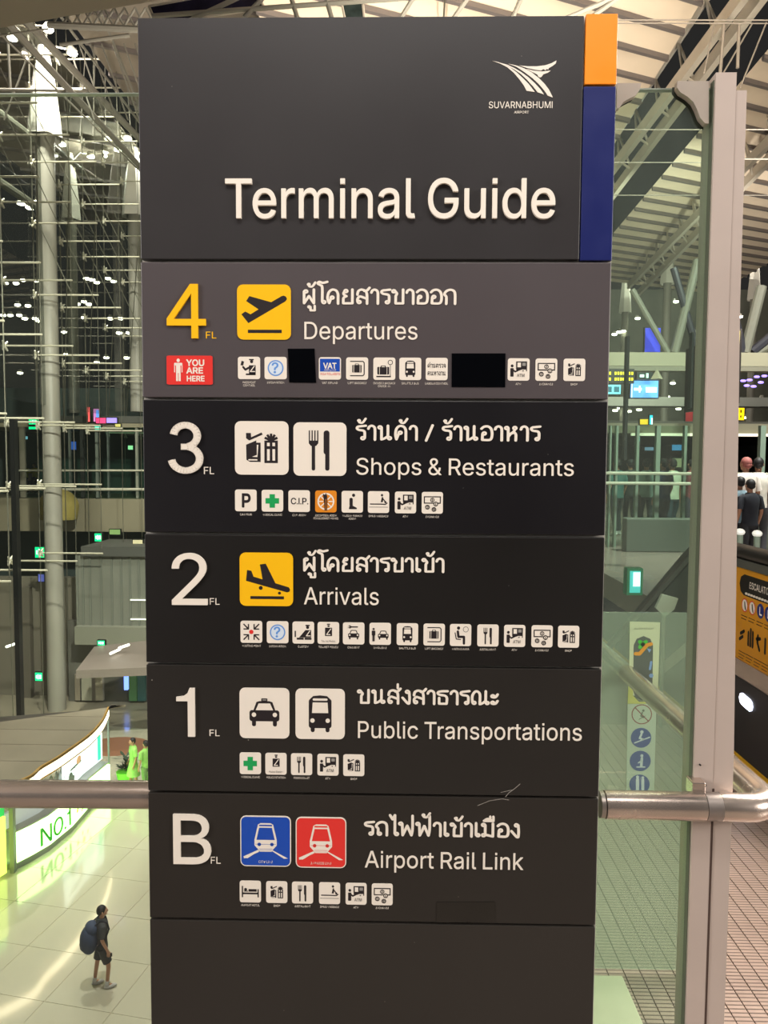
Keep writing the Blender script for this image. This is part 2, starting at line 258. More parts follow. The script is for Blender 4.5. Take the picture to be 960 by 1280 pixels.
# latin glyph outlines: character, advance, contours (cap height 509)
_LAT = """A 480 16,0 201,509 276,509 463,0 395,0 282,317 232,478 245,478 220,393 191,302 85,0|110,142 110,199 370,199 370,142
B 456 60,0 60,509 254,508 300,502 329,491 359,469 371,456 381,442 394,410 397,392 398,366 392,331 377,305 356,286 336,275 315,267 315,262 345,255 369,242 390,222 406,196 416,164 418,127 411,91 400,67 384,45 362,28 335,14 301,4 247,0|125,57 272,58 296,63 323,74 341,92 349,105 354,120 355,137 354,155 342,184 331,199 317,211 299,221 279,228 248,231 125,231|125,285 252,286 277,291 299,302 312,313 323,326 329,337 334,353 336,372 334,388 330,403 323,417 313,429 299,439 273,448 240,452 125,452
C 510 267,-7 220,-2 177,11 138,33 104,63 77,101 57,146 44,197 40,254 44,311 57,362 77,407 104,445 138,475 177,498 220,511 267,516 305,513 340,504 373,490 402,471 427,447 448,418 463,385 473,348 408,348 403,367 393,389 379,409 362,425 348,435 327,445 304,452 280,455 256,455 234,452 213,447 193,438 174,426 158,412 143,394 131,375 116,340 106,300 104,270 104,238 109,194 120,156 137,123 158,97 184,76 213,62 245,54 280,53 315,60 348,74 375,96 395,125 408,160 473,160 463,124 448,91 428,62 402,38 373,19 341,5 305,-4
D 502 219,0 96,0 96,57 215,57 258,60 284,66 307,75 328,87 346,101 361,119 374,138 384,160 394,198 398,226 399,270 396,299 391,325 379,361 361,391 338,415 320,428 287,442 249,450 93,452 93,509 225,509 261,507 294,501 339,485 377,461 409,430 433,391 451,345 458,311 461,275 461,236 458,199 446,149 433,119 417,92 398,68 376,48 337,24 291,8 256,2|125,509 125,0 60,0 60,509
E 419 60,0 60,509 372,509 372,452 125,452 125,286 355,286 355,264 355,229 125,229 125,57 375,57 375,0
F 410 60,0 60,509 369,509 369,452 125,452 125,278 346,278 346,221 125,221 125,0
G 520 269,-7 220,-2 176,11 137,33 104,64 77,101 57,146 44,197 40,254 44,311 57,362 77,407 103,445 136,475 175,498 218,511 265,516 304,513 340,504 374,489 403,469 429,445 449,416 465,384 474,349 408,349 390,388 369,416 342,437 310,450 272,456 232,452 202,443 174,426 150,404 137,385 125,364 112,327 105,285 103,254 105,223 112,181 125,145 137,124 151,105 166,90 184,76 203,66 235,56 257,53 290,54 319,60 336,67 360,81 374,93 396,123 404,141 410,160 415,202 434,199 283,199 283,256 478,256 478,185 471,141 457,103 436,69 409,41 388,26 365,13 326,0 298,-5
H 517 60,0 60,509 125,509 125,289 392,289 392,509 457,509 457,0 392,0 392,232 125,232 125,0
I 300 31,0 31,57 118,57 118,156 118,452 31,452 31,509 269,509 269,452 183,452 183,57 269,57 269,0
J 396 185,-7 153,-4 124,3 111,9 86,23 66,43 50,67 39,95 34,128 33,173 98,173 98,134 104,104 116,81 128,69 142,59 166,51 185,50 204,51 228,59 248,74 262,96 268,114 271,134 272,509 336,509 336,145 334,111 330,95 320,67 313,55 304,43 283,23 259,9 232,-1 201,-6
K 467 104,145 104,216 179,309 364,509 448,509 231,276 228,276|60,0 60,509 125,509 125,0|372,0 188,259 228,309 449,0
L 393 60,0 60,509 125,509 125,57 361,57 361,0
M 628 60,0 60,509 152,509 280,181 322,49 307,49 342,158 476,509 568,509 568,0 504,0 504,312 507,457 513,457 471,331 342,0 286,0 167,301 112,457 119,457 120,405 122,0
N 523 60,0 60,509 136,509 360,156 414,55 405,54 401,102 399,163 399,509 463,509 463,0 387,0 171,342 108,452 119,454 125,298 125,0
O 533 267,-7 220,-2 177,11 138,33 105,63 78,101 57,146 44,197 40,254 44,311 57,362 78,407 105,445 138,475 177,498 220,511 267,516 314,511 357,498 396,475 429,445 456,407 477,362 489,311 493,254 489,197 477,146 456,101 429,63 396,33 357,11 314,-2|267,53 300,56 330,66 358,82 383,105 403,133 418,168 427,208 430,254 427,300 418,341 403,376 383,404 358,427 330,443 300,453 267,456 234,453 203,443 175,426 151,404 131,375 116,340 107,300 103,254 107,208 116,168 131,133 151,105 175,82 203,66 234,56
P 445 60,0 60,509 263,507 301,500 332,487 350,476 366,462 379,447 394,420 401,401 407,370 408,336 406,315 398,284 390,265 379,248 366,233 342,213 322,202 301,194 276,189 235,186 109,186 109,242 252,243 284,250 308,264 323,277 330,288 338,306 343,326 344,348 343,369 338,389 330,407 318,423 303,435 284,444 268,449 242,452 125,452 125,0
Q 533 245,159 313,159 468,-48 401,-48|267,-7 220,-2 177,11 138,33 105,63 78,101 57,146 44,197 40,254 44,311 57,362 78,407 105,445 138,475 177,498 220,511 267,516 314,511 357,498 396,475 429,445 456,407 477,362 489,311 493,254 489,197 477,146 456,101 429,63 396,33 357,11 314,-2|267,53 300,56 330,66 358,82 383,105 403,133 418,168 427,208 430,254 427,300 418,341 403,376 383,404 358,427 330,443 300,453 267,456 234,453 203,443 175,426 151,404 131,375 116,340 107,300 103,254 107,208 116,168 131,133 151,105 175,82 203,66 234,56
R 449 60,0 60,509 264,507 301,501 323,493 342,483 359,471 373,457 385,442 399,415 407,385 409,363 408,330 405,309 395,280 385,263 373,247 359,234 342,222 323,213 301,205 277,200 236,198 96,198 96,255 243,255 261,257 284,262 309,273 327,290 339,312 344,338 344,374 336,399 327,415 319,425 298,440 277,447 252,451 125,452 125,0|353,0 230,229 303,229 428,0
S 447 224,-9 184,-6 149,1 118,14 91,31 70,52 54,77 43,105 38,137 104,137 107,123 113,104 120,93 132,79 160,61 180,55 201,51 224,49 249,51 286,60 305,70 316,78 329,92 336,102 345,126 345,151 338,171 321,190 301,202 278,212 168,244 140,255 116,267 95,281 78,298 65,316 57,337 52,372 55,403 65,431 75,448 87,463 110,482 148,502 191,513 227,516 263,513 296,505 326,493 351,476 371,456 387,433 397,406 401,378 337,378 334,396 326,412 316,426 302,437 286,447 257,456 236,458 209,458 187,454 167,448 150,439 132,423 120,403 116,387 116,363 121,347 127,338 139,326 164,311 202,296 276,276 305,266 336,252 359,238 383,214 398,191 406,163 408,139 405,109 396,81 381,55 360,34 333,16 302,2 265,-6
T 449 32,452 32,509 417,509 417,452 257,452 257,0 193,0 193,452
U 517 259,-8 230,-7 203,-2 177,5 143,22 123,35 106,52 85,80 74,101 64,136 60,160 60,509 124,509 124,178 127,152 133,128 145,106 155,93 180,72 203,61 220,56 259,52 298,56 331,68 357,87 368,99 380,120 389,144 392,169 393,509 457,509 457,160 451,124 443,101 433,80 411,52 394,35 374,22 340,5 315,-2 288,-7
V 480 204,0 16,509 84,509 200,185 248,31 235,31 256,103 287,200 395,509 463,509 278,0
W 686 155,0 16,509 82,509 171,165 192,67 197,40 195,40 189,40 210,139 306,509 380,509 471,158 493,60 497,40 495,40 488,40 507,133 603,509 670,509 530,0 455,0 361,347 340,452 336,475 339,475 350,475 329,368 230,0
X 474 18,0 217,284 217,236 29,509 104,509 201,365 243,292 232,292 259,341 374,509 446,509 259,239 259,287 456,0 382,0 263,173 230,231 236,231 244,231 216,181 91,0
Y 472 203,0 203,208 16,509 91,509 196,338 222,292 250,230 240,230 224,230 248,286 280,344 381,509 455,509 268,208 268,0
Z 438 42,0 42,46 306,431 341,476 348,454 254,452 40,452 40,509 397,509 397,462 138,87 97,33 90,54 183,57 399,57 399,0
a 389 160,-9 126,-5 94,5 74,17 52,38 37,66 31,90 31,123 38,150 47,166 63,183 78,193 100,203 138,213 244,228 265,235 272,240 275,251 274,273 271,288 259,308 244,320 220,329 196,331 165,327 136,315 115,298 100,274 41,291 52,315 67,335 85,351 111,367 141,378 171,383 199,384 233,381 269,370 296,353 310,338 319,327 331,298 336,272 337,251 337,0 277,0 277,52 272,52 264,38 252,25 226,6 197,-5|170,45 202,49 222,56 239,66 257,83 266,99 274,121 276,190 265,184 246,179 165,166 139,160 117,150 101,136 95,124 92,105 94,87 102,72 114,61 130,52 149,47
b 424 229,-8 198,-5 184,-1 167,7 141,27 118,59 112,59 112,0 53,0 53,509 114,509 114,319 118,319 137,346 148,357 177,375 197,381 220,384 241,384 263,381 284,375 304,366 322,354 338,340 352,323 364,303 379,270 385,245 389,218 389,160 382,120 375,96 365,74 352,54 338,37 322,22 304,10 274,-2 252,-7|220,47 245,49 267,57 285,70 301,88 313,109 321,133 326,160 328,189 326,218 321,245 313,269 301,290 286,307 267,319 245,327 220,330 195,327 174,320 155,307 140,291 128,271 120,247 114,219 113,189 114,159 120,132 128,107 140,86 156,70 174,57 196,49
c 396 207,-8 170,-5 137,6 107,23 82,46 62,74 46,108 37,146 34,187 37,230 46,268 62,302 82,330 107,353 137,371 170,381 207,384 234,383 260,377 284,368 305,356 324,341 340,322 353,301 362,277 303,262 292,286 276,306 253,321 230,328 212,330 189,329 173,325 151,315 134,300 119,281 108,258 99,224 96,197 98,160 106,126 115,102 134,76 151,61 173,51 189,48 207,46 239,50 254,56 268,64 279,74 289,85 297,99 304,117 363,102 354,78 341,56 325,37 306,21 285,9 261,-1 235,-6
d 424 195,-8 161,-5 140,1 121,10 103,22 86,37 72,54 60,74 50,96 42,120 35,160 35,218 39,245 46,270 60,303 72,323 87,340 103,354 121,366 141,375 162,381 184,384 204,384 228,381 247,375 277,357 290,342 306,319 311,319 311,509 372,509 372,0 313,0 313,59 307,59 284,27 258,7 241,-1 227,-5|205,47 229,49 250,57 269,70 284,86 296,107 305,132 310,159 312,189 310,219 305,247 296,271 284,291 269,307 251,320 229,327 205,330 179,327 157,319 139,307 124,290 112,269 103,245 98,218 96,189 98,160 103,133 112,109 124,88 139,70 158,57 180,49
e 404 212,-8 173,-5 149,1 117,16 90,38 68,64 51,96 40,132 34,172 35,215 42,254 55,290 74,320 97,346 125,365 157,378 193,384 228,383 266,374 294,361 319,341 341,315 357,282 366,252 371,207 371,169 75,169 75,221 338,221 310,202 305,246 298,269 291,282 278,300 268,309 250,321 237,326 205,330 173,326 146,313 130,299 120,288 106,263 98,234 96,211 97,157 102,130 110,106 123,86 139,70 158,58 179,50 204,46 224,47 254,53 275,64 294,84 306,105 365,91 357,70 345,51 330,34 311,19 290,8 266,-1 240,-6
f 254 228,379 228,327 6,327 6,379|81,0 81,432 84,461 92,480 104,496 118,509 141,521 161,527 187,530 215,528 237,523 243,521 227,468 200,474 182,473 171,470 154,460 145,443 142,419 142,0
g 425 207,-151 159,-146 134,-140 112,-130 93,-119 77,-105 60,-85 51,-69 101,-41 128,-72 145,-83 165,-92 192,-97 218,-97 239,-94 267,-85 282,-75 295,-62 307,-38 311,-6 311,68 306,68 287,41 267,24 247,13 220,6 184,5 152,10 122,22 95,39 73,62 61,80 46,112 39,136 35,163 34,206 39,246 46,271 60,304 80,332 95,347 112,361 141,375 173,383 196,384 221,383 242,378 259,370 277,357 291,342 308,319 313,319 313,379 372,379 372,-9 371,-32 367,-54 360,-73 345,-97 324,-117 308,-127 291,-136 261,-145 229,-150|205,59 229,61 251,68 269,79 285,95 297,114 305,137 311,163 312,193 311,222 305,248 297,271 285,291 270,308 251,320 230,327 205,330 180,327 158,320 139,307 124,290 112,270 103,246 98,221 96,193 98,164 103,138 112,115 124,96 140,80 158,68 180,61
h 410 114,227 114,0 53,0 53,509 114,509 114,287 102,287 118,322 137,349 160,367 187,379 217,384 255,382 288,372 315,354 332,336 345,313 353,285 356,264 357,0 296,0 296,246 293,266 287,283 278,298 267,310 246,323 220,329 190,327 161,317 141,303 126,283 117,257
i 167 53,0 53,379 114,379 114,0|84,443 67,446 54,455 44,468 41,483 44,499 54,512 67,521 84,524 100,521 114,512 123,499 126,483 123,468 114,455 100,446
j 167 53,379 114,379 114,-30 112,-55 107,-77 98,-96 86,-113 76,-122 58,-132 37,-139 13,-143 -10,-143 -10,-87 14,-86 34,-78 46,-64 52,-42|83,443 67,446 53,455 44,468 41,483 44,499 53,512 67,521 83,524 100,521 114,512 123,499 126,483 123,468 114,455 100,446
k 381 110,137 110,212 121,212 284,379 360,379 184,199 177,199|53,0 53,509 114,509 114,0|294,0 148,186 191,229 372,0
l 189 139,-2 109,1 93,6 80,15 65,33 58,47 54,65 53,509 114,509 115,81 119,65 127,56 141,52 170,54 181,3
m 610 53,0 53,379 112,379 112,295 108,295 121,329 141,355 156,367 172,376 189,382 207,386 229,386 248,383 265,376 281,367 299,347 313,323 321,295 312,295 325,327 347,353 374,372 407,383 445,386 476,381 497,372 510,364 532,342 544,321 551,305 557,266 557,0 496,0 496,254 492,281 483,302 467,317 447,326 419,330 389,326 365,314 348,295 338,270 335,247 335,0 274,0 273,275 266,295 258,306 248,316 229,326 215,329 199,330 173,326 148,314 129,294 121,278 117,266 114,238 114,0
n 410 114,227 114,0 53,0 53,379 112,379 112,287 102,287 118,322 137,349 160,367 187,379 217,384 255,382 288,372 315,354 332,336 344,313 353,285 356,264 357,0 296,0 296,246 293,266 287,283 278,298 267,310 246,323 220,329 190,327 161,317 141,303 126,283 117,257
o 415 207,-8 170,-5 137,6 107,23 82,46 62,74 46,108 37,146 34,187 37,230 46,268 62,302 82,330 107,353 137,371 170,381 207,384 245,381 278,371 308,353 333,330 354,302 369,268 378,230 381,187 378,146 369,108 354,74 333,46 308,23 278,6 245,-5|207,46 226,48 250,54 270,66 287,82 300,102 310,126 316,151 319,187 316,224 310,250 300,274 287,294 270,310 250,322 226,329 207,330 181,327 165,322 145,310 128,294 115,274 106,250 99,224 96,187 99,151 106,126 115,102 128,82 145,66 165,54 189,48
p 424 53,-143 53,379 112,379 112,319 118,319 137,346 152,360 171,373 190,380 212,384 241,384 274,378 294,371 313,361 330,347 352,323 370,293 382,257 389,218 389,160 382,120 370,84 352,54 338,37 322,22 304,10 284,1 252,-7 213,-7 198,-5 178,1 149,20 135,35 118,59 114,59 114,-143|220,47 245,49 267,57 285,70 301,88 313,109 321,133 326,160 328,189 326,218 321,245 313,269 301,290 286,307 267,319 245,327 220,330 195,327 174,320 155,307 140,291 128,271 120,247 114,219 113,189 114,159 120,132 128,107 140,86 156,70 174,57 196,49
r 259 53,0 53,379 112,379 112,321 115,321 126,341 135,352 152,367 166,375 196,384 243,384 243,322 200,326 170,319 154,312 140,301 123,278 117,262 114,243 114,0
s 365 182,-8 154,-7 128,-2 105,6 84,18 67,32 53,50 42,71 36,94 94,107 105,79 119,64 143,51 173,46 200,46 225,52 244,62 255,71 262,81 268,97 267,112 260,129 250,139 225,151 137,173 114,181 95,191 79,202 66,215 57,229 48,255 47,282 51,305 61,325 81,349 107,367 131,377 158,382 197,384 239,378 261,369 279,358 294,344 307,328 317,310 324,290 268,277 255,302 243,316 232,323 219,328 205,331 171,332 143,324 126,313 117,304 112,294 109,283 109,272 112,258 124,243 144,232 164,225 254,202 275,194 292,183 306,171 321,150 330,125 331,98 326,75 317,54 302,35 283,19 260,6 233,-2 203,-7
t 227 204,379 204,327 6,327 6,379|65,471 126,471 126,98 127,81 132,68 136,61 150,53 172,50 202,54 213,2 211,1 186,-3 156,-4 135,-1 115,6 99,15 86,28 75,43 69,61 65,93
u 410 182,-5 164,-4 138,1 108,15 95,25 78,44 62,76 55,105 53,127 53,379 114,379 114,144 117,114 127,89 137,75 150,64 172,54 200,50 232,55 254,65 273,81 286,103 293,122 296,145 296,379 357,379 357,0 298,0 298,92 307,92 297,67 286,47 265,23 249,12 231,3 203,-4
v 389 163,0 17,379 84,379 174,129 206,21 203,21 184,21 207,104 221,146 305,379 371,379 226,0
w 567 138,0 23,379 87,379 156,126 175,41 169,41 165,41 188,145 252,379 316,379 387,114 402,41 395,41 391,41 413,135 480,379 545,379 429,0 368,0 319,172 294,266 277,338 285,338 291,338 268,245 199,0
x 379 21,0 171,218 171,171 29,379 100,379 160,285 207,206 175,206 220,285 282,379 352,379 209,169 209,214 358,0 287,0 218,105 173,182 181,182 205,182 161,105 91,0
y 389 47,-139 61,-86 84,-90 100,-89 114,-86 124,-80 136,-67 144,-53 163,-1 17,379 84,379 174,129 206,21 203,21 184,21 205,95 221,146 305,379 371,379 204,-58 188,-91 177,-107 164,-120 150,-130 128,-140 111,-144 88,-145 67,-144
z 380 42,0 42,46 254,320 254,323 48,323 48,379 333,379 333,331 126,60 126,56 339,56 339,0
0 453 227,-7 187,-2 151,11 120,32 95,62 74,99 60,144 51,196 48,254 51,312 60,364 75,409 95,447 121,476 151,498 187,511 227,516 267,511 302,498 333,476 358,447 379,409 393,364 402,312 405,254 402,196 393,144 379,99 359,62 333,32 302,11 267,-2|227,50 253,53 276,63 297,80 313,103 327,133 336,168 342,208 344,254 342,300 336,341 327,376 313,405 297,429 276,446 253,456 227,460 200,456 177,446 157,429 140,405 127,376 117,341 111,300 109,254 111,208 117,168 127,133 140,103 157,80 177,63 200,53
1 453 76,0 76,55 391,55 391,0|276,509 276,0 212,0 212,448 209,448 86,358 86,427 198,509
2 453 64,0 64,47 248,243 282,282 299,305 311,327 318,348 320,366 319,385 315,403 308,419 297,432 283,443 262,454 244,458 224,460 202,458 184,453 167,444 153,433 142,419 134,402 129,383 127,362 66,362 67,384 71,405 81,433 98,459 118,480 143,496 172,508 203,514 236,515 268,511 297,501 314,492 337,474 356,453 370,428 376,411 381,382 380,351 373,324 357,290 322,241 278,191 153,60 153,57 389,57 389,0
3 453 218,-7 184,-4 152,2 123,14 98,30 76,50 60,74 49,101 44,132 109,132 111,119 117,102 123,92 134,78 159,62 191,52 226,50 262,56 292,70 311,88 321,104 325,116 328,130 329,152 322,184 312,202 304,212 281,230 251,242 212,247 157,248 157,299 288,448 288,452 70,452 70,509 372,509 372,461 211,278 211,289 251,290 276,286 298,280 318,271 336,260 352,246 371,222 381,205 387,186 392,166 393,145 392,123 387,103 380,84 365,58 344,36 327,23 299,8 277,1 255,-4
4 453 40,105 40,158 247,509 311,509 109,166 109,163 413,163 413,105|282,0 282,318 343,318 343,0
5 453 221,-7 189,-4 159,3 131,16 108,32 88,53 73,76 64,102 60,130 122,130 127,108 135,94 145,80 163,66 184,56 202,51 229,50 250,53 270,61 288,72 302,87 314,104 322,124 327,146 328,170 324,193 314,221 297,244 275,262 248,273 218,277 186,274 150,261 128,246 67,253 96,509 366,509 366,452 151,452 134,301 172,323 209,332 229,334 255,332 294,321 328,301 345,285 360,267 379,231 389,190 391,151 385,117 374,85 363,66 350,49 335,34 318,21 289,6 257,-4
6 453 226,-7 203,-5 182,-1 152,10 125,26 109,40 96,56 84,74 75,94 66,126 64,162 68,199 76,229 84,249 110,298 252,509 322,509 151,261 145,261 156,278 172,293 191,305 214,312 235,314 268,311 288,306 316,295 332,284 353,264 370,240 378,221 384,201 389,169 389,145 386,123 377,92 368,73 350,47 327,26 301,9 281,1 260,-4|226,48 248,50 267,56 284,66 299,79 311,95 320,114 326,135 327,157 326,180 320,201 311,219 299,235 284,248 267,258 248,263 226,265 205,263 186,258 168,248 153,235 141,220 132,201 127,181 125,158 127,135 132,114 141,96 153,79 168,66 186,56 205,50
7 453 97,0 323,448 323,452 62,452 62,509 391,509 391,449 165,0
8 453 226,-7 189,-4 156,3 126,16 101,33 80,54 64,78 55,106 52,135 54,159 59,181 68,202 81,220 95,236 113,249 132,259 153,265 153,267 127,277 105,293 93,308 79,333 73,351 70,380 73,408 82,434 101,464 114,477 137,493 164,506 184,511 226,516 269,511 288,506 315,493 330,483 350,464 370,434 379,408 382,380 379,351 373,333 359,308 347,293 326,277 300,267 300,265 321,259 339,249 357,236 372,220 384,202 393,181 399,159 401,135 398,106 388,78 373,54 352,33 326,16 296,3 263,-4|226,49 250,51 272,55 291,63 307,74 319,87 329,102 335,119 337,139 335,159 329,177 319,194 305,208 289,220 270,228 249,233 226,235 203,233 182,228 163,220 147,208 133,194 123,177 117,159 115,139 117,119 123,102 132,87 145,74 161,63 180,55 202,51|226,290 246,291 263,296 279,303 293,313 304,326 312,341 318,357 319,376 318,394 313,410 305,425 294,437 280,447 264,454 246,458 226,460 206,458 188,454 172,447 159,437 148,425 139,410 134,394 133,376 134,357 139,341 148,326 159,313 173,303 189,296 207,291
9 453 226,516 249,514 271,510 301,499 328,482 343,468 356,452 368,434 377,414 386,382 389,347 385,309 376,280 368,259 343,211 200,0 130,0 301,248 307,248 296,230 281,215 261,204 238,196 218,195 185,197 165,202 137,214 113,231 100,245 83,269 74,287 68,307 65,329 64,363 66,386 75,417 85,436 103,462 125,483 152,499 171,507 192,513|226,460 205,458 186,452 169,442 154,429 142,413 133,395 127,374 125,352 127,329 133,308 142,290 154,274 169,261 186,251 205,245 226,243 247,245 267,251 284,261 299,273 311,289 320,308 326,328 327,350 326,373 320,394 311,413 299,429 284,442 267,452 248,458
& 448 197,-7 161,-4 129,4 101,17 78,34 59,54 45,78 37,105 34,133 36,156 42,177 51,195 68,218 111,256 229,345 244,360 256,378 261,393 262,411 258,427 253,437 241,449 232,455 215,460 197,461 180,458 164,451 152,441 143,428 138,412 137,394 140,376 147,359 162,337 181,312 438,0 364,0 121,293 102,319 87,344 77,377 76,407 81,438 95,464 115,486 142,502 165,510 200,513 227,511 251,505 272,495 295,477 312,453 320,433 323,412 322,382 317,367 308,347 283,317 261,297 140,206 122,190 110,174 100,154 97,131 100,108 112,83 124,70 138,60 154,53 173,48 193,46 215,48 251,59 271,70 290,84 307,101 321,121 333,143 342,168 347,195 349,224 408,224 403,170 391,128 374,97 333,47 305,23 280,10 243,-2
. 188 95,-4 78,-1 63,9 53,24 50,41 53,59 63,73 78,83 95,87 113,83 128,73 138,59 141,41 138,24 128,9 113,-1
? 358 132,152 136,208 139,223 146,241 156,257 168,269 225,310 247,334 256,351 261,370 261,390 257,411 248,429 229,447 205,458 183,461 167,461 147,457 132,450 120,441 109,430 100,416 95,398 92,378 27,378 33,418 44,444 60,467 80,485 103,499 129,509 167,515 199,514 228,509 255,498 277,484 296,465 310,443 317,427 323,401 324,372 319,344 310,319 290,290 270,272 226,241 207,221 197,196 194,152|164,-4 146,-1 131,9 121,24 118,41 121,58 131,73 146,83 164,86 181,83 196,73 206,58 209,41 206,24 196,9 181,-1
/ 249 235,533 71,-76 14,-76 178,533
- 453 337,244 337,188 114,188 114,244"""
LAT = {}
for _l in _LAT.split('\n'):
    _c, _a, _p = _l.split(' ', 2)
    LAT[_c] = (float(_a), [[tuple(float(t) for t in q.split(',')) for q in c.split(' ')] for c in _p.split('|')])
# glyphs that the sign's typeface draws in another way
def _same(p, ref):  # give an own polygon the turning direction of the outline glyphs
    a = lambda q: sum(q[i][0]*q[(i+1) % len(q)][1]-q[(i+1) % len(q)][0]*q[i][1] for i in range(len(q)))
    return p if a(p)*a(ref) > 0 else p[::-1]
_ref = LAT['H'][1][0]
LAT['I'] = (150, [_same([(46, 0), (46, 509), (106, 509), (106, 0)], _ref)])
LAT['1'] = (300, [_same([(205, 0), (205, 509), (160, 509), (140, 455), (105, 425), (40, 415), (40, 372), (142, 372), (142, 0)], _ref)])
LAT['4'] = (420, [_same([(20, 120), (20, 185), (240, 509), (312, 509), (312, 182), (385, 182), (385, 120), (312, 120), (312, 0), (250, 0), (250, 120)], _ref),
                  _same([(84, 182), (250, 182), (250, 420)], _ref)[::-1]])
LAT['i'] = (167, [LAT['i'][1][0], _same([(53, 448), (53, 509), (114, 509), (114, 448)], _ref)])
LAT['.'] = (150, [_same([(45, 0), (45, 64), (107, 64), (107, 0)], _ref)])
def _arc(cx, cy, rx, ry, a0, a1, n=16): return [(cx+rx*math.cos(math.radians(a0+(a1-a0)*i/n)), cy+ry*math.sin(math.radians(a0+(a1-a0)*i/n))) for i in range(n+1)]
LAT['3'] = (400, stroke(_arc(188, 372, 108, 106, 172, -78), 60, rnd=False)+stroke(_arc(188, 148, 128, 118, 78, -172, 20), 60, rnd=False)+[ccw([(150, 237), (215, 237), (215, 293), (150, 293)])])
def text(s, bold=0, track=0, fine=True):
    """polygons of a line of latin text, baseline 0, cap height 1; returns (polys per glyph, width)"""
    out = []; x = 0; prev = None
    for ch in s:
        if ch == ' ': x += 150; prev = None; continue
        adv, cs = LAT[ch]; x += {('T', 'e'): -45, ('T', 'r'): -40, ('A', 'T'): -20, ('V', 'A'): -30}.get((prev, ch), 0); prev = ch
        cs = cs if fine else [[p for i, p in enumerate(c) if i % 2 == 0 or len(c) < 13] for c in cs]
        g = [[((px+x)/509, py/509) for px, py in c] for c in cs]
        if bold:
            for c in list(g):
                k = len(c)
                for i in range(k): g += [q if _orient > 0 else q[::-1] for q in stroke([c[i], c[(i+1) % k]], bold)]
        out.append(g); x += adv+track
    return out, (x-track)/509
_orient = sum(_ref[i][0]*_ref[(i+1) % len(_ref)][1]-_ref[(i+1) % len(_ref)][0]*_ref[i][1] for i in range(len(_ref)))

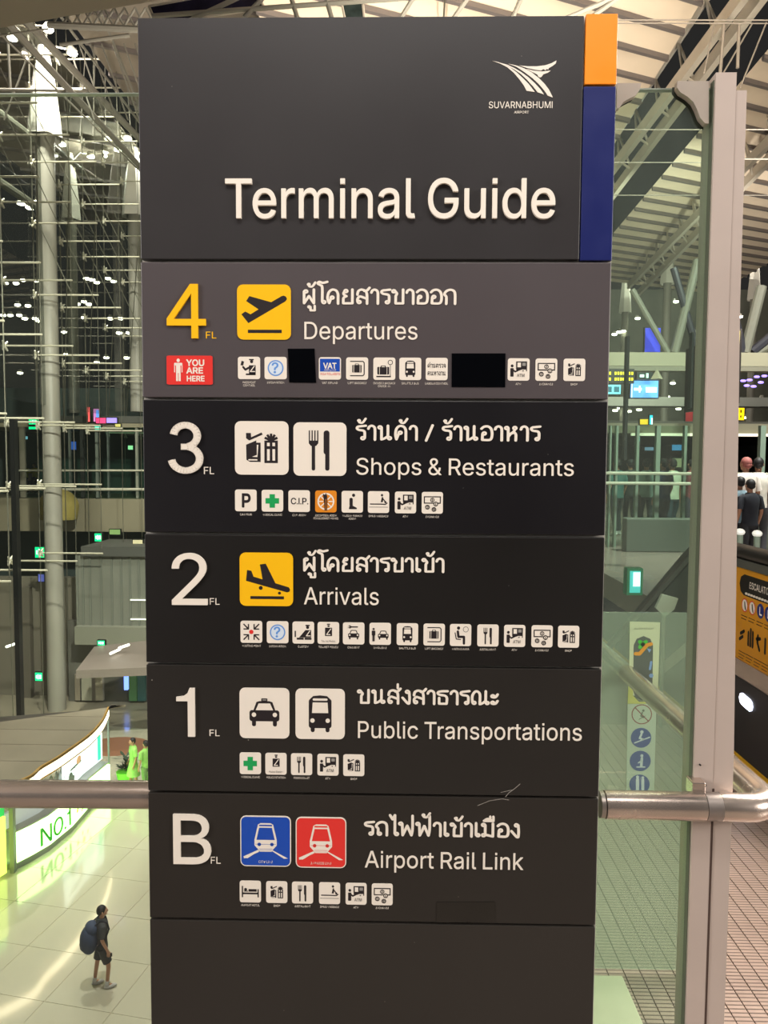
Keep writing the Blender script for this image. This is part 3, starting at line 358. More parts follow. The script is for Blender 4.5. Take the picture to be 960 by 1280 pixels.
# thai letters as pen strokes: advance, head rings, paths (letter height 100)
TH = {
 'ผ': (86, [(23, 84)], [[(13, 84), (13, 3), (13, 3), (41, 52), (41, 52), (69, 3), (69, 3), (69, 98)]]),
 'ย': (84, [(29, 87)], [[(20, 84), (16, 66), (32, 52), (32, 52), (17, 42), (14, 26), (14, 3), (14, 3), (66, 3), (66, 3), (66, 98)]]),
 'ด': (86, [(36, 42)], [[(29, 36), (19, 4), (19, 4), (10, 36), (14, 70), (26, 90), (42, 97), (60, 89), (69, 68), (70, 40), (70, 0)]]),
 'ค': (86, [(38, 50)], [[(30, 44), (17, 4), (17, 4), (12, 36), (15, 70), (26, 90), (42, 97), (60, 89), (69, 68), (70, 40), (70, 0)]]),
 'ต': (86, [(36, 42)], [[(29, 36), (19, 4), (19, 4), (10, 36), (14, 76), (26, 96), (41, 80), (41, 80), (56, 96), (69, 78), (70, 40), (70, 0)]]),
 'โ': (52, [(41, 11)], [[(60, 150), (34, 143), (14, 150), (6, 138), (20, 128), (31, 112), (31, 14)]]),
 'ไ': (52, [(41, 11)], [[(3, 148), (18, 118), (18, 118), (31, 148), (31, 148), (31, 14)]]),
 'เ': (42, [(25, 11)], [[(14, 99), (14, 12)]]),
 'า': (56, [], [[(7, 76), (12, 90), (26, 97), (40, 88), (44, 68), (44, 0)]]),
 'ร': (66, [(42, 11)], [[(58, 97), (36, 94), (14, 90), (9, 78), (20, 68), (42, 64), (52, 52), (52, 12)]]),
 'ส': (84, [(21, 12)], [[(11, 62), (16, 86), (34, 97), (56, 88), (65, 64), (66, 0)], [(12, 14), (12, 34), (24, 50), (44, 44), (65, 34)], [(50, 88), (66, 92), (80, 110)]]),
 'ข': (80, [(13, 86)], [[(22, 85), (31, 70), (25, 56), (24, 44), (24, 3), (24, 3), (66, 3), (66, 3), (66, 98)]]),
 'อ': (80, [(26, 48)], [[(17, 46), (15, 4), (15, 4), (52, 3), (66, 14), (70, 48), (64, 80), (46, 96), (24, 94), (10, 80)]]),
 'ก': (82, [], [[(17, 0), (17, 48), (6, 66), (18, 88), (40, 97), (60, 88), (67, 64), (67, 0)]]),
 'น': (92, [(16, 86), (70, 12)], [[(25, 86), (25, 3), (25, 3), (42, 10), (61, 26)], [(61, 98), (61, 12)]]),
 'ห': (88, [(15, 86), (61, 86)], [[(24, 86), (24, 0)], [(24, 24), (38, 46), (54, 60), (61, 76)], [(40, 48), (58, 54), (67, 40), (67, 0)]]),
 'ง': (64, [(36, 87)], [[(46, 87), (49, 40), (47, 3), (47, 3), (38, 3), (8, 44)]]),
 'ธ': (78, [], [[(66, 95), (36, 94), (14, 90), (9, 78), (22, 68), (50, 62), (62, 44), (60, 3), (60, 3), (17, 3), (17, 3), (17, 46)]]),
 'ณ': (116, [(20, 12), (96, 12)], [[(11, 14), (9, 60), (22, 90), (38, 96), (52, 78), (54, 40), (53, 3), (53, 3), (66, 8), (87, 26)], [(87, 98), (87, 12)]]),
 'ะ': (48, [(12, 62), (12, 14)], [[(12, 54), (28, 56), (40, 76)], [(12, 6), (28, 8), (40, 28)]]),
 'ถ': (82, [(25, 11)], [[(16, 12), (17, 48), (6, 66), (18, 88), (40, 97), (60, 88), (67, 64), (67, 0)]]),
 'ฟ': (98, [(12, 87)], [[(21, 86), (24, 3), (24, 3), (50, 72), (50, 72), (74, 3), (74, 3), (80, 50), (80, 146)]]),
 'ม': (86, [(14, 87), (15, 12)], [[(24, 86), (24, 14)], [(22, 16), (68, 3), (68, 3), (68, 98)]]),
 'ว': (64, [(41, 12)], [[(8, 80), (26, 97), (46, 86), (51, 60), (51, 12)]]),
 'จ': (70, [(24, 50)], [[(30, 44), (46, 3), (46, 3), (56, 40), (52, 80), (34, 97), (10, 84)]]),
 '/': (60, [], [[(8, -4), (44, 102)]]),
}
TH_UP = {'้': ([(-52, 132, 6)], [[(-50, 120), (-36, 116), (-24, 124), (-10, 146)]]), '่': ([], [[(-20, 112), (-20, 142)]]),
         'ู': ([(-44, -22, 6)], [[(-36, -22), (-36, -46), (-36, -46), (-12, -46), (-12, -46), (-12, -14)]]),
         'ื': ([], [[(-70, 116), (-48, 132), (-24, 122), (-16, 116), (-16, 116), (-70, 116)], [(-16, 116), (-16, 148)], [(-34, 124), (-34, 148)]])}
def thai(s, wd=15.5):
    out = []; x = 0
    for i, ch in enumerate(s):
        if ch == ' ': x += 34; continue
        if ch in TH_UP:
            rings, paths = TH_UP[ch]; k = .88 if ch == '้' else 1; dy = 20 if ch == '้' and i > 0 and s[i-1] == 'ฟ' else 0; dx = -8 if dy else 0
            g = []
            for (a, b, r) in rings: g += ring(a*k+x+dx, b+dy, r, wd*.72, 12)
            for p in paths: g += stroke([(a*k+x+dx, b+dy) for a, b in smooth(p)], wd*.9)
        else:
            adv, rings, paths = TH[ch]; g = []
            for (a, b) in rings: g += ring(a+x, b, 9, wd*.82, 12)
            for p in paths: g += stroke([(a+x, b) for a, b in smooth(p)], wd)
            x += adv
        out.append([[(a/100, b/100) for a, b in q] for q in g])
    return out, x/100

# ================================================================ THE SIGN
D = 1.37
WHITE = mat('print_white', (238, 228, 214), .45); DARK = mat('print_dark', (32, 24, 27), .5)
YEL = mat('print_yellow', (250, 190, 8), .42); RED = mat('print_red', (226, 52, 46), .42); BLU = mat('print_blue', (22, 74, 176), .42)
LBL = mat('print_light_blue', (96, 150, 220), .45); GRN = mat('print_green', (22, 160, 84), .45); ORG = mat('print_orange', (226, 138, 32), .45)
MC = {'W': WHITE, 'K': DARK, 'Y': YEL, 'R': RED, 'B': BLU, 'L': LBL, 'G': GRN, 'O': ORG, 'P': mat('print_pale_blue', (214, 226, 240), .5), 'S': mat('print_silver', (150, 146, 140), .5)}
def flat(name, layers, parent, Y0, t=.0006, step=.00018, to3=None, **kw):
    """thin print: layers of (material, groups of polygons) in x, z on the plane y = Y0, facing the viewer"""
    g = G(); ms = []; to3 = to3 or (lambda x, z, o: (x, Y0-o, z))
    for i, (m, groups) in enumerate(layers):
        if m not in ms: ms.append(m)
        g.cur = ms.index(m)
        for polys in groups:
            v, f = fill(polys)
            if not f: continue
            o = t+i*step; g.add([to3(x, z, o) for x, z in v], f)
            if i == 0 and t > 0:
                ed = {}
                for a in f:
                    for k in range(3):
                        e = (a[k], a[(k+1) % 3])
                        if (e[1], e[0]) in ed: del ed[(e[1], e[0])]
                        else: ed[e] = 1
                n = len(v); g.add([to3(x, z, t) for x, z in v]+[to3(x, z, 0) for x, z in v], [(b, a, a+n, b+n) for a, b in ed])
    return g.out(name, ms, parent, **kw)
def line(name, s, x0, base, x1, top, parent, m=WHITE, bold=0, t=.0006, Y0=D, base1=None, fn=text, **kw):
    """one line of writing between two measured ends of its baseline"""
    a = P(x0, base, D); b = P(x1, base if base1 is None else base1, D); h = (P(x0, top, D)-a).z
    gl, wd = fn(s, bold) if bold else fn(s)
    xs = [p_[0] for g_ in gl for c_ in g_ for p_ in c_]; x_lo, x_hi = min(xs), max(xs); sx = (b.x-a.x)/(x_hi-x_lo); zz = (a.z+b.z)/2 if abs(a.z-b.z) < .004 else a.z
    return flat(name, [(m, [xf(q, sx, h, a.x-x_lo*sx, zz) for q in gl])], parent, Y0, t, **kw)
def tiny(s, cx, cz, h, narrow=.8):
    gl, wd = text(s, 0, 0, False); return [q for g in gl for q in xf(g, h*narrow, h, cx-wd*h*narrow/2, cz)]
def uni(s, x0, y0, h, x1=None, bold=0, fn=text):
    gl, wd = fn(s, bold) if bold else fn(s); k = h if x1 is None else (x1-x0)/wd
    return [xf(q, k, h, x0, y0) for q in gl]

BUS = [('K', [rrect(.27, .22, .73, .80, .05)+poly((.27, .6), (.30, .8), (.36, .855), (.5, .87), (.64, .855), (.70, .8), (.73, .6))+rrect(.31, .14, .39, .3, .035)+rrect(.61, .14, .69, .3, .035)]),
       ('W', [rrect(.35, .765, .65, .81, .02), poly((.335, .52), (.35, .73), (.65, .73), (.665, .52)), circ(.345, .37, .045), circ(.655, .37, .045)])]
def car(dx=0, k=1, dy=0):
    f = lambda q: [[((x-.5)*k+.5+dx, (y-.45)*k+.45+dy) for x, y in p] for p in q]
    return [('K', [f(rrect(.2, .34, .8, .56, .05)+poly((.26, .5), (.34, .72), (.40, .74), (.60, .74), (.66, .72), (.74, .5))+rrect(.25, .24, .33, .4, .035)+rrect(.67, .24, .75, .4, .035))]),
            ('W', [f(poly((.325, .56), (.385, .695), (.615, .695), (.675, .56))), f(circ(.29, .47, .045)), f(circ(.71, .47, .045))])]
FORK = ('K', [rrect(.29, .62, .47, .66, .01)+poly((.29, .66), (.29, .61), (.33, .56), (.43, .56), (.47, .61), (.47, .66))+rrect(.345, .10, .41, .6, .03)+rect(.29, .65, .313, .85)+rect(.342, .65, .365, .85)+rect(.395, .65, .418, .85)+rect(.447, .65, .47, .85)+
               rrect(.57, .4, .68, .85, .05)+rrect(.60, .10, .68, .6, .035)])
SHOP = [('K', [poly((.21, .78), (.30, .78), (.305, .70), (.50, .79), (.52, .75), (.27, .64), (.21, .68)), poly((.21, .56), (.40, .64), (.40, .60), (.48, .60), (.48, .24), (.28, .24), (.215, .28)),
               rect(.55, .22, .80, .64)+[q for a in (-66, -33, 0, 33, 66) for q in stroke([(.675, .64), (.675+.13*math.sin(math.radians(a)), .64+.13*math.cos(math.radians(a)))], .045, rnd=False)]]),
        ('W', [poly((.42, .33), (.32, .335), (.41, .37), (.41, .56), (.44, .56)), rrect(.25, .265, .42, .29, .01), rect(.60, .535, .65, .60), rect(.70, .535, .75, .60), rect(.60, .265, .65, .48), rect(.70, .265, .75, .48)])]
ATM = [('K', [circ(.2, .66, .065), rrect(.12, .18, .27, .56, .03)+stroke([(.22, .5), (.34, .40), (.46, .46)], .07), rect(.38, .50, .88, .86), poly((.38, .5), (.44, .42), (.66, .5)), rect(.84, .42, .88, .5)]),
       ('W', [rect(.44, .60, .60, .81)]), ('S', [rect(.66, .66, .82, .80)]), ('K', uni('ATM', .42, .17, .14, .78)+[poly((.70, .40), (.66, .46), (.74, .46))])]
MONEY = [('K', [rect(.1, .46, .9, .80)]), ('W', [rect(.15, .51, .85, .75)]), ('K', [ring(.5, .63, .085, .035), ring(.66, .45, .09, .035), ring(.27, .3, .085, .04), ring(.58, .2, .085, .04)]), ('W', [circ(.66, .45, .065)]),
         ('K', [stroke([(.5, .58), (.5, .68)], .03), stroke([(.66, .4), (.66, .5)], .03), stroke([(.27, .26), (.27, .34)], .03), stroke([(.55, .24), (.58, .2), (.61, .24)], .03)+stroke([(.58, .2), (.58, .15)], .03)])]
CROSS = [('G', [rect(.37, .18, .62, .8)+rect(.18, .37, .81, .62)])]
def officer(dx=0, k=1, dy=0):
    f = lambda q: [[((x-.5)*k+.5+dx, (y-.5)*k+.5+dy) for x, y in p] for p in q]
    return [('K', [f(rrect(.42, .86, .60, .92, .02)), f(circ(.51, .80, .065)), f(rect(.31, .24, .71, .70))]), ('W', [f(stroke([(.64, .64), (.40, .32), (.60, .32)], .045)), f(rect(.44, .835, .58, .85))])]
INFO = [('L', [ring(.5, .5, .33, .055, 24)]), ('P', [circ(.5, .5, .30, 24)]), ('L', [xf(q, .48, .46, .31, .28) for q in text('?', .05)[0]])]
BAG = [('K', [stroke([(.2, .82), (.76, .82), (.82, .76), (.82, .24), (.76, .18), (.2, .18)], .045), rrect(.28, .32, .70, .66, .03), rrect(.40, .64, .58, .72, .02)]), ('W', [rect(.2, .3, .235, .7), rect(.335, .3, .36, .68), rect(.62, .3, .645, .68), rrect(.43, .66, .55, .695, .01)])]
ICON = {
 'bus': BUS, 'shop': SHOP, 'fork': [FORK], 'atm': ATM, 'money': MONEY, 'cross': CROSS, 'info': INFO, 'bag': BAG,
 'taxi': car()+[('K', [rrect(.44, .73, .56, .795, .01)]), ('S', [rect(.46, .755, .54, .775)])],
 'carrent': car(0, .85, -.04)+[('K', [stroke([(.34, .8), (.68, .8)], .05), ring(.32, .8, .05, .035)]), ('W', [rect(.24, .785, .31, .815)])],
 'limo': car(.14, .82, -.04)+[('K', [circ(.19, .72, .05), rrect(.11, .42, .27, .65, .04)+rect(.14, .16, .185, .45)+rect(.195, .16, .24, .45)])],
 'passport': [('K', [rrect(.50, .84, .72, .90, .02), circ(.62, .78, .07), rect(.50, .18, .80, .62)+stroke([(.54, .54), (.34, .42), (.24, .54)], .09), poly((.12, .62), (.17, .82), (.28, .78), (.24, .6)), rect(.36, .18, .8, .25)]), ('W', [stroke([(.74, .58), (.56, .34), (.76, .34)], .04)])],
 'customs': [('K', [rrect(.60, .80, .80, .86, .02), circ(.7, .74, .07), rect(.60, .28, .86, .62)+poly((.60, .62), (.36, .34), (.30, .28), (.62, .28)), rect(.10, .30, .16, .58), rect(.20, .18, .52, .27), rect(.56, .18, .88, .27)]), ('W', [stroke([(.80, .58), (.64, .36), (.82, .36)], .04)])],
 'touristpol': officer(0, .82, .08)+[('K', [[q for q in tiny('Tourist Police', .5, .09, .09, .84)]])],
 'policestn': officer(0, .82, .08)+[('K', [[q for q in tiny('Police Station', .5, .09, .09, .84)]])],
 'oversize': [('K', [rrect(.18, .24, .72, .58, .04), rrect(.34, .56, .56, .64, .02), rect(.14, .12, .8, .18), rect(.76, .18, .785, .66), ring(.77, .78, .1, .03)]), ('W', [rect(.27, .24, .29, .58), rect(.61, .24, .63, .58), rrect(.38, .575, .52, .61, .01)])],
 'vat': [('B', [rect(.05, .36, .95, .93)]), ('W', uni('VAT', .2, .5, .24, .8, .1)+[tiny('REFUND', .5, .39, .085, 1.2)]), ('R', [tiny('FOR TOURISTS', .52, .20, .10, .92)])],
 'labour': [('K', uni('ด่านตรวจ', .08, .56, .17, .92, 0, thai)+uni('คนหางาน', .08, .22, .17, .92, 0, thai))],
 'park': [('K', [xf(q, 1, 1) for q in uni('P', .28, .2, .6, .74, .10)])],
 'cip': [('K', uni('C.I.P.', .1, .36, .28, .94, .06))],
 'monk': [('W', [ring(.5, .5, .36, .07, 24), *[stroke([(.5+.12*math.cos(a), .5+.12*math.sin(a)), (.5+.33*math.cos(a), .5+.33*math.sin(a))], .05, rnd=False) for a in [math.pi*k/4 for k in range(8)]]]), ('K', [poly((.44, .08), (.42, .5), (.36, .86), (.46, .8), (.5, .9), (.56, .74), (.56, .08))]), ('O', [stroke([(.5, .1), (.5, .6)], .02)])],
 'prayer': [('K', [circ(.56, .80, .075), rrect(.37, .28, .52, .68, .06)+poly((.37, .3), (.34, .16), (.70, .16), (.72, .22), (.52, .32))])],
 'massage': [('K', [circ(.66, .82, .055), poly((.60, .50), (.66, .74), (.72, .72), (.70, .5)), stroke([(.68, .68), (.80, .54)], .05), circ(.82, .50, .05), stroke([(.12, .41), (.6, .41), (.82, .40), (.9, .46)], .05), rect(.06, .26, .94, .28)])],
 'meeting': [('K', [q for a in (0, 90, 180, 270) for q in [[[(.5+(x*math.cos(math.radians(a))-y*math.sin(math.radians(a))), .5+(x*math.sin(math.radians(a))+y*math.cos(math.radians(a)))) for x, y in pp] for pp in stroke([(.36, .36), (.16, .16)], .06, rnd=False)+stroke([(.13, .36), (.13, .13), (.36, .13)], .055, rnd=False)]]]), ('R', [circ(.5, .5, .1)])],
 'waiting': [('K', [circ(.40, .82, .075), stroke([(.37, .66), (.40, .42), (.66, .42), (.66, .12)], .11), stroke([(.24, .6), (.30, .32), (.5, .3)], .045), ring(.74, .76, .12, .02)])],
 'hotel': [('K', [rect(.1, .24, .16, .76), rect(.84, .24, .90, .62), rect(.12, .38, .88, .46), rect(.42, .5, .8, .62), circ(.28, .60, .07), rect(.2, .5, .4, .54)])],
}
plan_k = [(.36, .72), (.72, .72)]
ICON['takeoff'] = [('K', [poly((.19, .79), (.16, .72), (.36, .56), (.12, .50), (.08, .46), (.20, .30), (.26, .305), (.90, .68), (.93, .74), (.89, .79), (.84, .79), (.63, .67), (.24, .79)), rect(.2, .12, .83, .18)])]
ICON['takeoff'][0] = ('K', [poly((.23, .79), (.17, .70), (.40, .55), (.25, .46), (.15, .51), (.08, .46), (.21, .30), (.90, .695), (.93, .74), (.91, .78), (.87, .80), (.83, .79), (.635, .68)), rect(.2, .12, .83, .18)])
ICON['landing'] = [('K', [poly((.12, .47), (.14, .675), (.22, .66), (.26, .55), (.43, .50), (.38, .78), (.49, .795), (.67, .43), (.92, .355), (.945, .31), (.93, .275), (.89, .26)), circ(.395, .34, .037), circ(.745, .245, .028), rect(.2, .13, .83, .185)])]
def rail(base): return [(base, []), ('W', [poly((.28, .53), (.35, .83), (.40, .86), (.60, .86), (.65, .83), (.72, .53), (.72, .42), (.63, .32), (.37, .32), (.28, .42)), stroke([(.36, .31), (.07, .175)], .045, rnd=False)+poly((.36, .325), (.40, .325), (.14, .16), (.06, .165)), poly((.64, .325), (.60, .325), (.86, .16), (.94, .165)), rect(.38, .295, .62, .315)]),
                        (base, [poly((.32, .53), (.375, .77), (.625, .77), (.68, .53)), poly((.37, .80), (.375, .83), (.625, .83), (.63, .80)), rect(.3, .44, .7, .447), circ(.375, .44, .035), circ(.625, .44, .035), rect(.37, .345, .63, .352)])]
ICON['city'] = rail('B')+[('W', [tiny('CITY LINE', .5, .07, .05, .9)])]
ICON['express'] = rail('R')+[('W', [tiny('EXPRESS LINE', .5, .07, .05, .9)])]

BACK = {'takeoff': 'Y', 'landing': 'Y', 'monk': 'O'}
def tile(parent, kind, px0, py0, px1, py1, cap=None, Y0=D, label=None, r=.11):
    a = P(px0, py1, Y0); b = P(px1, py0, Y0); sx = b.x-a.x; sz = b.z-a.z; bg = BACK.get(kind, 'W'); L = [(MC[bg], [rrect(0, 0, 1, 1, r)])]
    if kind in ('city', 'express'): L.append((MC['B' if kind == 'city' else 'R'], [rrect(.02, .02, .98, .98, r-.02)]))
    L += [(MC[c], gs) for c, gs in ICON[kind] if gs]
    o = flat('pictogram', [(m, [xf(q, sx, sz, a.x, a.z) for q in gs]) for m, gs in L], parent, Y0, .0008 if sx < .05 else .0015)
    if label: o['label'] = label
    if cap:
        gs = []
        for i, s in enumerate(cap.split('|')): gs.append(tiny(s, (a.x+b.x)/2, a.z-.0075-.0052*i, .0037, .88 if len(s) < 16 else .78))
        flat('caption', [(WHITE, gs)], parent, Y0, .0003)
    return o

xl, xr = -.4569, .3669
zs = [2.3658, 1.9539, 1.7134, 1.4728, 1.2349, .9955, .7536, .02]
PANEL = [mat('panel_charcoal', (43, 40, 41), .42, var=.05, scale=3), mat('panel_grey', (76, 69, 71), .42, var=.04, scale=3), mat('panel_black', (16, 14, 18), .40, var=.08, scale=3),
         mat('panel_lit_a', (22, 20, 19), .40, var=.06, scale=3), mat('panel_lit_b', (34, 31, 28), .42, var=.06, scale=3), mat('panel_lit_c', (38, 34, 30), .42, var=.06, scale=3), mat('panel_base', (44, 40, 36), .42, var=.08, scale=3)]  # light down the sign put into the blacks: lower rows and base paler, warmer
sign = empty('directory_sign', ((xl+xr)/2, D+.06, 0), 'tall black and grey terminal directory pylon standing by the handrail', 'sign')
G().box((xl+.004, D+.021, 0), (xr+.004, D+.125, 2.372), .004).out('frame', mat('aluminium', (186, 182, 176), .35, .8, var=.05), sign, label='silver aluminium box frame behind the panels')
G().box((xl-.0012, D+.012, .0), (xr+.0035, D+.022, 2.3695)).out('edge_trim', mat('aluminium_light', (208, 204, 196), .4, .3, var=.04), sign, label='thin pale edge trim')
hx = P(731, 20, D).x; hx2 = P(723.5, 326, D).x
def panel(name, x0, z0, x1, z1, m, label=None, y=D): return G().box((x0, y, z0), (x1, y+.012, z1), .0012).out(name, m, sign, label=label)
hd = panel('header_panel', xl, zs[1]+.003, hx-.001, zs[0], PANEL[0], 'charcoal header panel with raised title letters')
a = P(733, 107.5, D); panel('orange_block', hx+.002, a.z+.002, xr+.001, zs[0]+.002, mat('block_orange', (250, 142, 12), .4, var=.02), 'orange corner block', D-.002)
panel('blue_block', hx+.001, zs[1]+.001, xr+.001, a.z-.001, mat('block_blue', (14, 26, 92), .4, var=.04), 'deep blue block', D-.001)
rows = []
for i, (nm, lb) in enumerate([('grey', 'grey panel of floor 4, departures'), ('black', 'black panel of floor 3, shops'), ('lit_a', 'black panel of floor 2, arrivals'), ('lit_b', 'black panel of floor 1, transport'), ('lit_c', 'black panel of floor B, rail link')]):
    rows.append(panel('floor_panel', xl, zs[i+2]+.0022, xr, zs[i+1]-.0022, PANEL[i+1], lb))
basep = panel('base_panel', xl, zs[7], xr, zs[6]-.0022, PANEL[6], 'plain black base panel')
# header writing and emblem
line('title_lettering', 'Terminal Guide', 282.5, 273.5, 693, 225, hd, bold=.018, t=.006)
line('lettering', 'SUVARNABHUMI', 611, 135.3, 690.5, 127, hd)
line('lettering', 'AIRPORT', 642.5, 142, 661, 138.8, hd)
def q(x, y): p = P(600+x/8.727, 65+y/8.727, D); return (p.x, p.z)
emb = [[q(135, 98), q(200, 112), q(270, 140), q(330, 172), q(400, 225), q(470, 290), q(530, 350), q(597, 437), q(508, 425), q(480, 370), q(430, 300), q(370, 230), q(300, 170), q(220, 128)],
       [q(215, 118), q(300, 142), q(380, 180), q(450, 222), q(530, 280), q(600, 345), q(660, 410), q(697, 464), q(630, 442), q(580, 380), q(520, 312), q(450, 245), q(370, 190), q(290, 148)],
       [q(310, 130), q(400, 150), q(480, 180), q(560, 222), q(640, 285), q(700, 345), q(750, 410), q(794, 498), q(740, 478), q(700, 420), q(640, 350), q(570, 285), q(490, 225), q(400, 165)],
       [q(425, 147), q(520, 158), q(620, 158), q(710, 147), q(780, 124), q(834, 94), q(826, 126), q(790, 155), q(748, 178), q(744, 196), q(728, 186), q(715, 202), q(690, 188), q(668, 203), q(600, 196), q(520, 178)],
       [q(505, 186), q(590, 206), q(680, 214), q(770, 204), q(740, 228), q(690, 245), q(672, 272), q(655, 280), q(634, 268), q(625, 248), q(570, 220)]]
flat('emblem', [(WHITE, [[ccw(e)] for e in emb])], hd, D, .0008)
# the five floors: number, FL, Thai and English names
def number(s, x0, b, x1, t, fl, m, p): line('floor_number', s, x0, b, x1, t, p, m, bold=.008 if s in '32B' else 0, t=.004); line('lettering', 'FL', fl[0], fl[1], fl[2], fl[3], p, m)
number('4', 209.4, 423.3, 258, 355.5, (257.5, 423, 270.5, 414.6), YEL, rows[0])
number('3', 211, 592, 254.6, 527.5, (255, 592.6, 267.7, 583.6), WHITE, rows[1])
number('2', 215.6, 755.6, 260, 692, (262.3, 755.8, 274.6, 747.7), WHITE, rows[2])
number('1', 221.5, 920, 244.4, 859.5, (262, 920, 274.6, 912), WHITE, rows[3])
number('B', 217.5, 1078.8, 264.5, 1017.4, (263.6, 1079.4, 275.8, 1071), WHITE, rows[4])
for s, x0, b, x1, t, b1, p in [('ผู้โดยสารขาออก', 378.5, 379.8, 570.5, 361.6, 380, rows[0]), ('ร้านค้า / ร้านอาหาร', 444.5, 549.6, 676.5, 531.5, 551, rows[1]), ('ผู้โดยสารขาเข้า', 379, 713.6, 555.5, 696.4, 715, rows[2]), ('ขนส่งสาธารณะ', 446, 878.6, 623.5, 861.6, 881, rows[3]), ('รถไฟฟ้าเข้าเมือง', 454.8, 1043, 649.8, 1026, 1047, rows[4])]:
    line('thai_lettering', s, x0, b, x1, t, p, base1=b1, fn=thai, t=.0012)
for s, x0, b, x1, t, b1, p in [('Departures', 380.5, 424, 521.8, 402.4, 424.4, rows[0]), ('Shops & Restaurants', 445.3, 593, 717, 572.3, 595, rows[1]), ('Arrivals', 380, 755.3, 473.4, 734.2, 756, rows[2]), ('Public Transportations', 447.4, 921.8, 727, 901, 926, rows[3]), ('Airport Rail Link', 456, 1084, 654, 1063.6, 1087, rows[4])]:
    line('english_lettering', s, x0, b, x1, t, p, base1=b1, bold=.006, t=.0012)
# large pictograms
tile(rows[0], 'takeoff', 296.8, 355.9, 363.6, 424.6, label='yellow take-off pictogram')
tile(rows[1], 'shop', 294, 526.7, 360.8, 593.2); tile(rows[1], 'fork', 367, 528.2, 433.2, 594.6)
tile(rows[2], 'landing', 300, 691, 366.4, 757, label='yellow landing pictogram')
tile(rows[3], 'taxi', 299.8, 860, 361.8, 922.2); tile(rows[3], 'bus', 369.5, 861, 431.2, 923.2)
tile(rows[4], 'city', 300.8, 1020, 363.8, 1082, label='blue city line pictogram'); tile(rows[4], 'express', 369.8, 1021.6, 433, 1083.8, label='red express line pictogram')
# small pictograms
S = [(0, 446, 448.5, 27.7, [('passport', 297.5, 'PASSPORT|CONTROL'), ('info', 330.8, 'INFORMATION'), ('vat', 398.6, 'VAT REFUND'), ('bag', 432.6, 'LEFT BAGGAGE'), ('oversize', 466.6, 'OVERSIZE BAGGAGE|CHECK-IN'), ('bus', 499, 'SHUTTLE BUS'), ('labour', 532, 'LABOUR CONTROL'), ('atm', 634.4, 'ATM'), ('money', 669, 'EXCHANGE'), ('shop', 704, 'SHOP')]),
     (1, 612, 617.5, 26.8, [('park', 294, 'CAR PARK'), ('cross', 327.2, 'MEDICAL CLINIC'), ('cip', 360.6, 'C.I.P. ROOM'), ('monk', 394, 'RECEPTION ROOM|FOR BUDDHIST MONKS'), ('prayer', 427, 'MUSLIM PRAYER|ROOM'), ('massage', 459.8, 'SPA & MASSAGE'), ('atm', 493.5, 'ATM'), ('money', 527, 'EXCHANGE')]),
     (2, 776, 782.6, 27, [('meeting', 300.8, 'MEETING POINT'), ('info', 333.6, 'INFORMATION'), ('customs', 365.7, 'CUSTOM'), ('touristpol', 397, 'TOURIST POLICE'), ('carrent', 428.6, 'CAR RENT'), ('limo', 461.8, 'LIMOUSINE'), ('bus', 495.8, 'SHUTTLE BUS'), ('bag', 529.2, 'LEFT BAGGAGE'), ('waiting', 562.2, 'WAITING AREA'), ('fork', 596.4, 'RESTAURANT'), ('atm', 629.8, 'ATM'), ('money', 664, 'EXCHANGE'), ('shop', 697.2, 'SHOP')]),
     (3, 940.5, 948.5, 26.5, [('cross', 299.8, 'MEDICAL CLINIC'), ('policestn', 331.8, 'POLICE STATION'), ('fork', 363.8, 'FOOD COURT'), ('atm', 396.8, 'ATM'), ('shop', 429, 'SHOP')]),
     (4, 1100.8, 1110, 26.4, [('hotel', 299.8, 'AIRPORT HOTEL'), ('shop', 332.8, 'SHOP'), ('fork', 365, 'RESTAURANT'), ('massage', 398.8, 'SPA & MASSAGE'), ('atm', 432, 'ATM'), ('money', 464.6, 'EXCHANGE')])]
for r_, y0, y1, wd, items in S:
    for k, x, c in items:
        t = (x-295)/430; y = y0+(y1-y0)*t; lb = {'vat': 'blue and white tax refund pictogram', 'cross': 'green cross pictogram', 'monk': 'orange pictogram', 'info': 'pictogram with a blue question mark'}.get(k)
        tile(rows[r_], k, x, y, x+wd, y+wd+.2, c, label=lb)
# you are here
a = P(208.8, 480.8, D); b = P(265.8, 444.8, D); sx = b.x-a.x; sz = b.z-a.z
you = [('R', [rrect(0, 0, 1, 1, .05)]), ('W', [circ(.255, .835, .036, 12, .062), rrect(.165, .42, .345, .75, .02)+rect(.205, .12, .248, .5)+rect(.262, .12, .305, .5)+rect(.205, .4, .305, .7)]+uni('YOU', .43, .65, .21, .83, .1)+uni('ARE', .43, .39, .2, .80, .1)+uni('HERE', .43, .12, .18, .83, .1)), ('R', [rect(.185, .42, .205, .66), rect(.305, .42, .325, .66)])]
flat('location_plate', [(MC[c], [xf(q, sx, sz, a.x, a.z) for q in gs]) for c, gs in you], rows[0], D, .0015, label='red you are here plate')
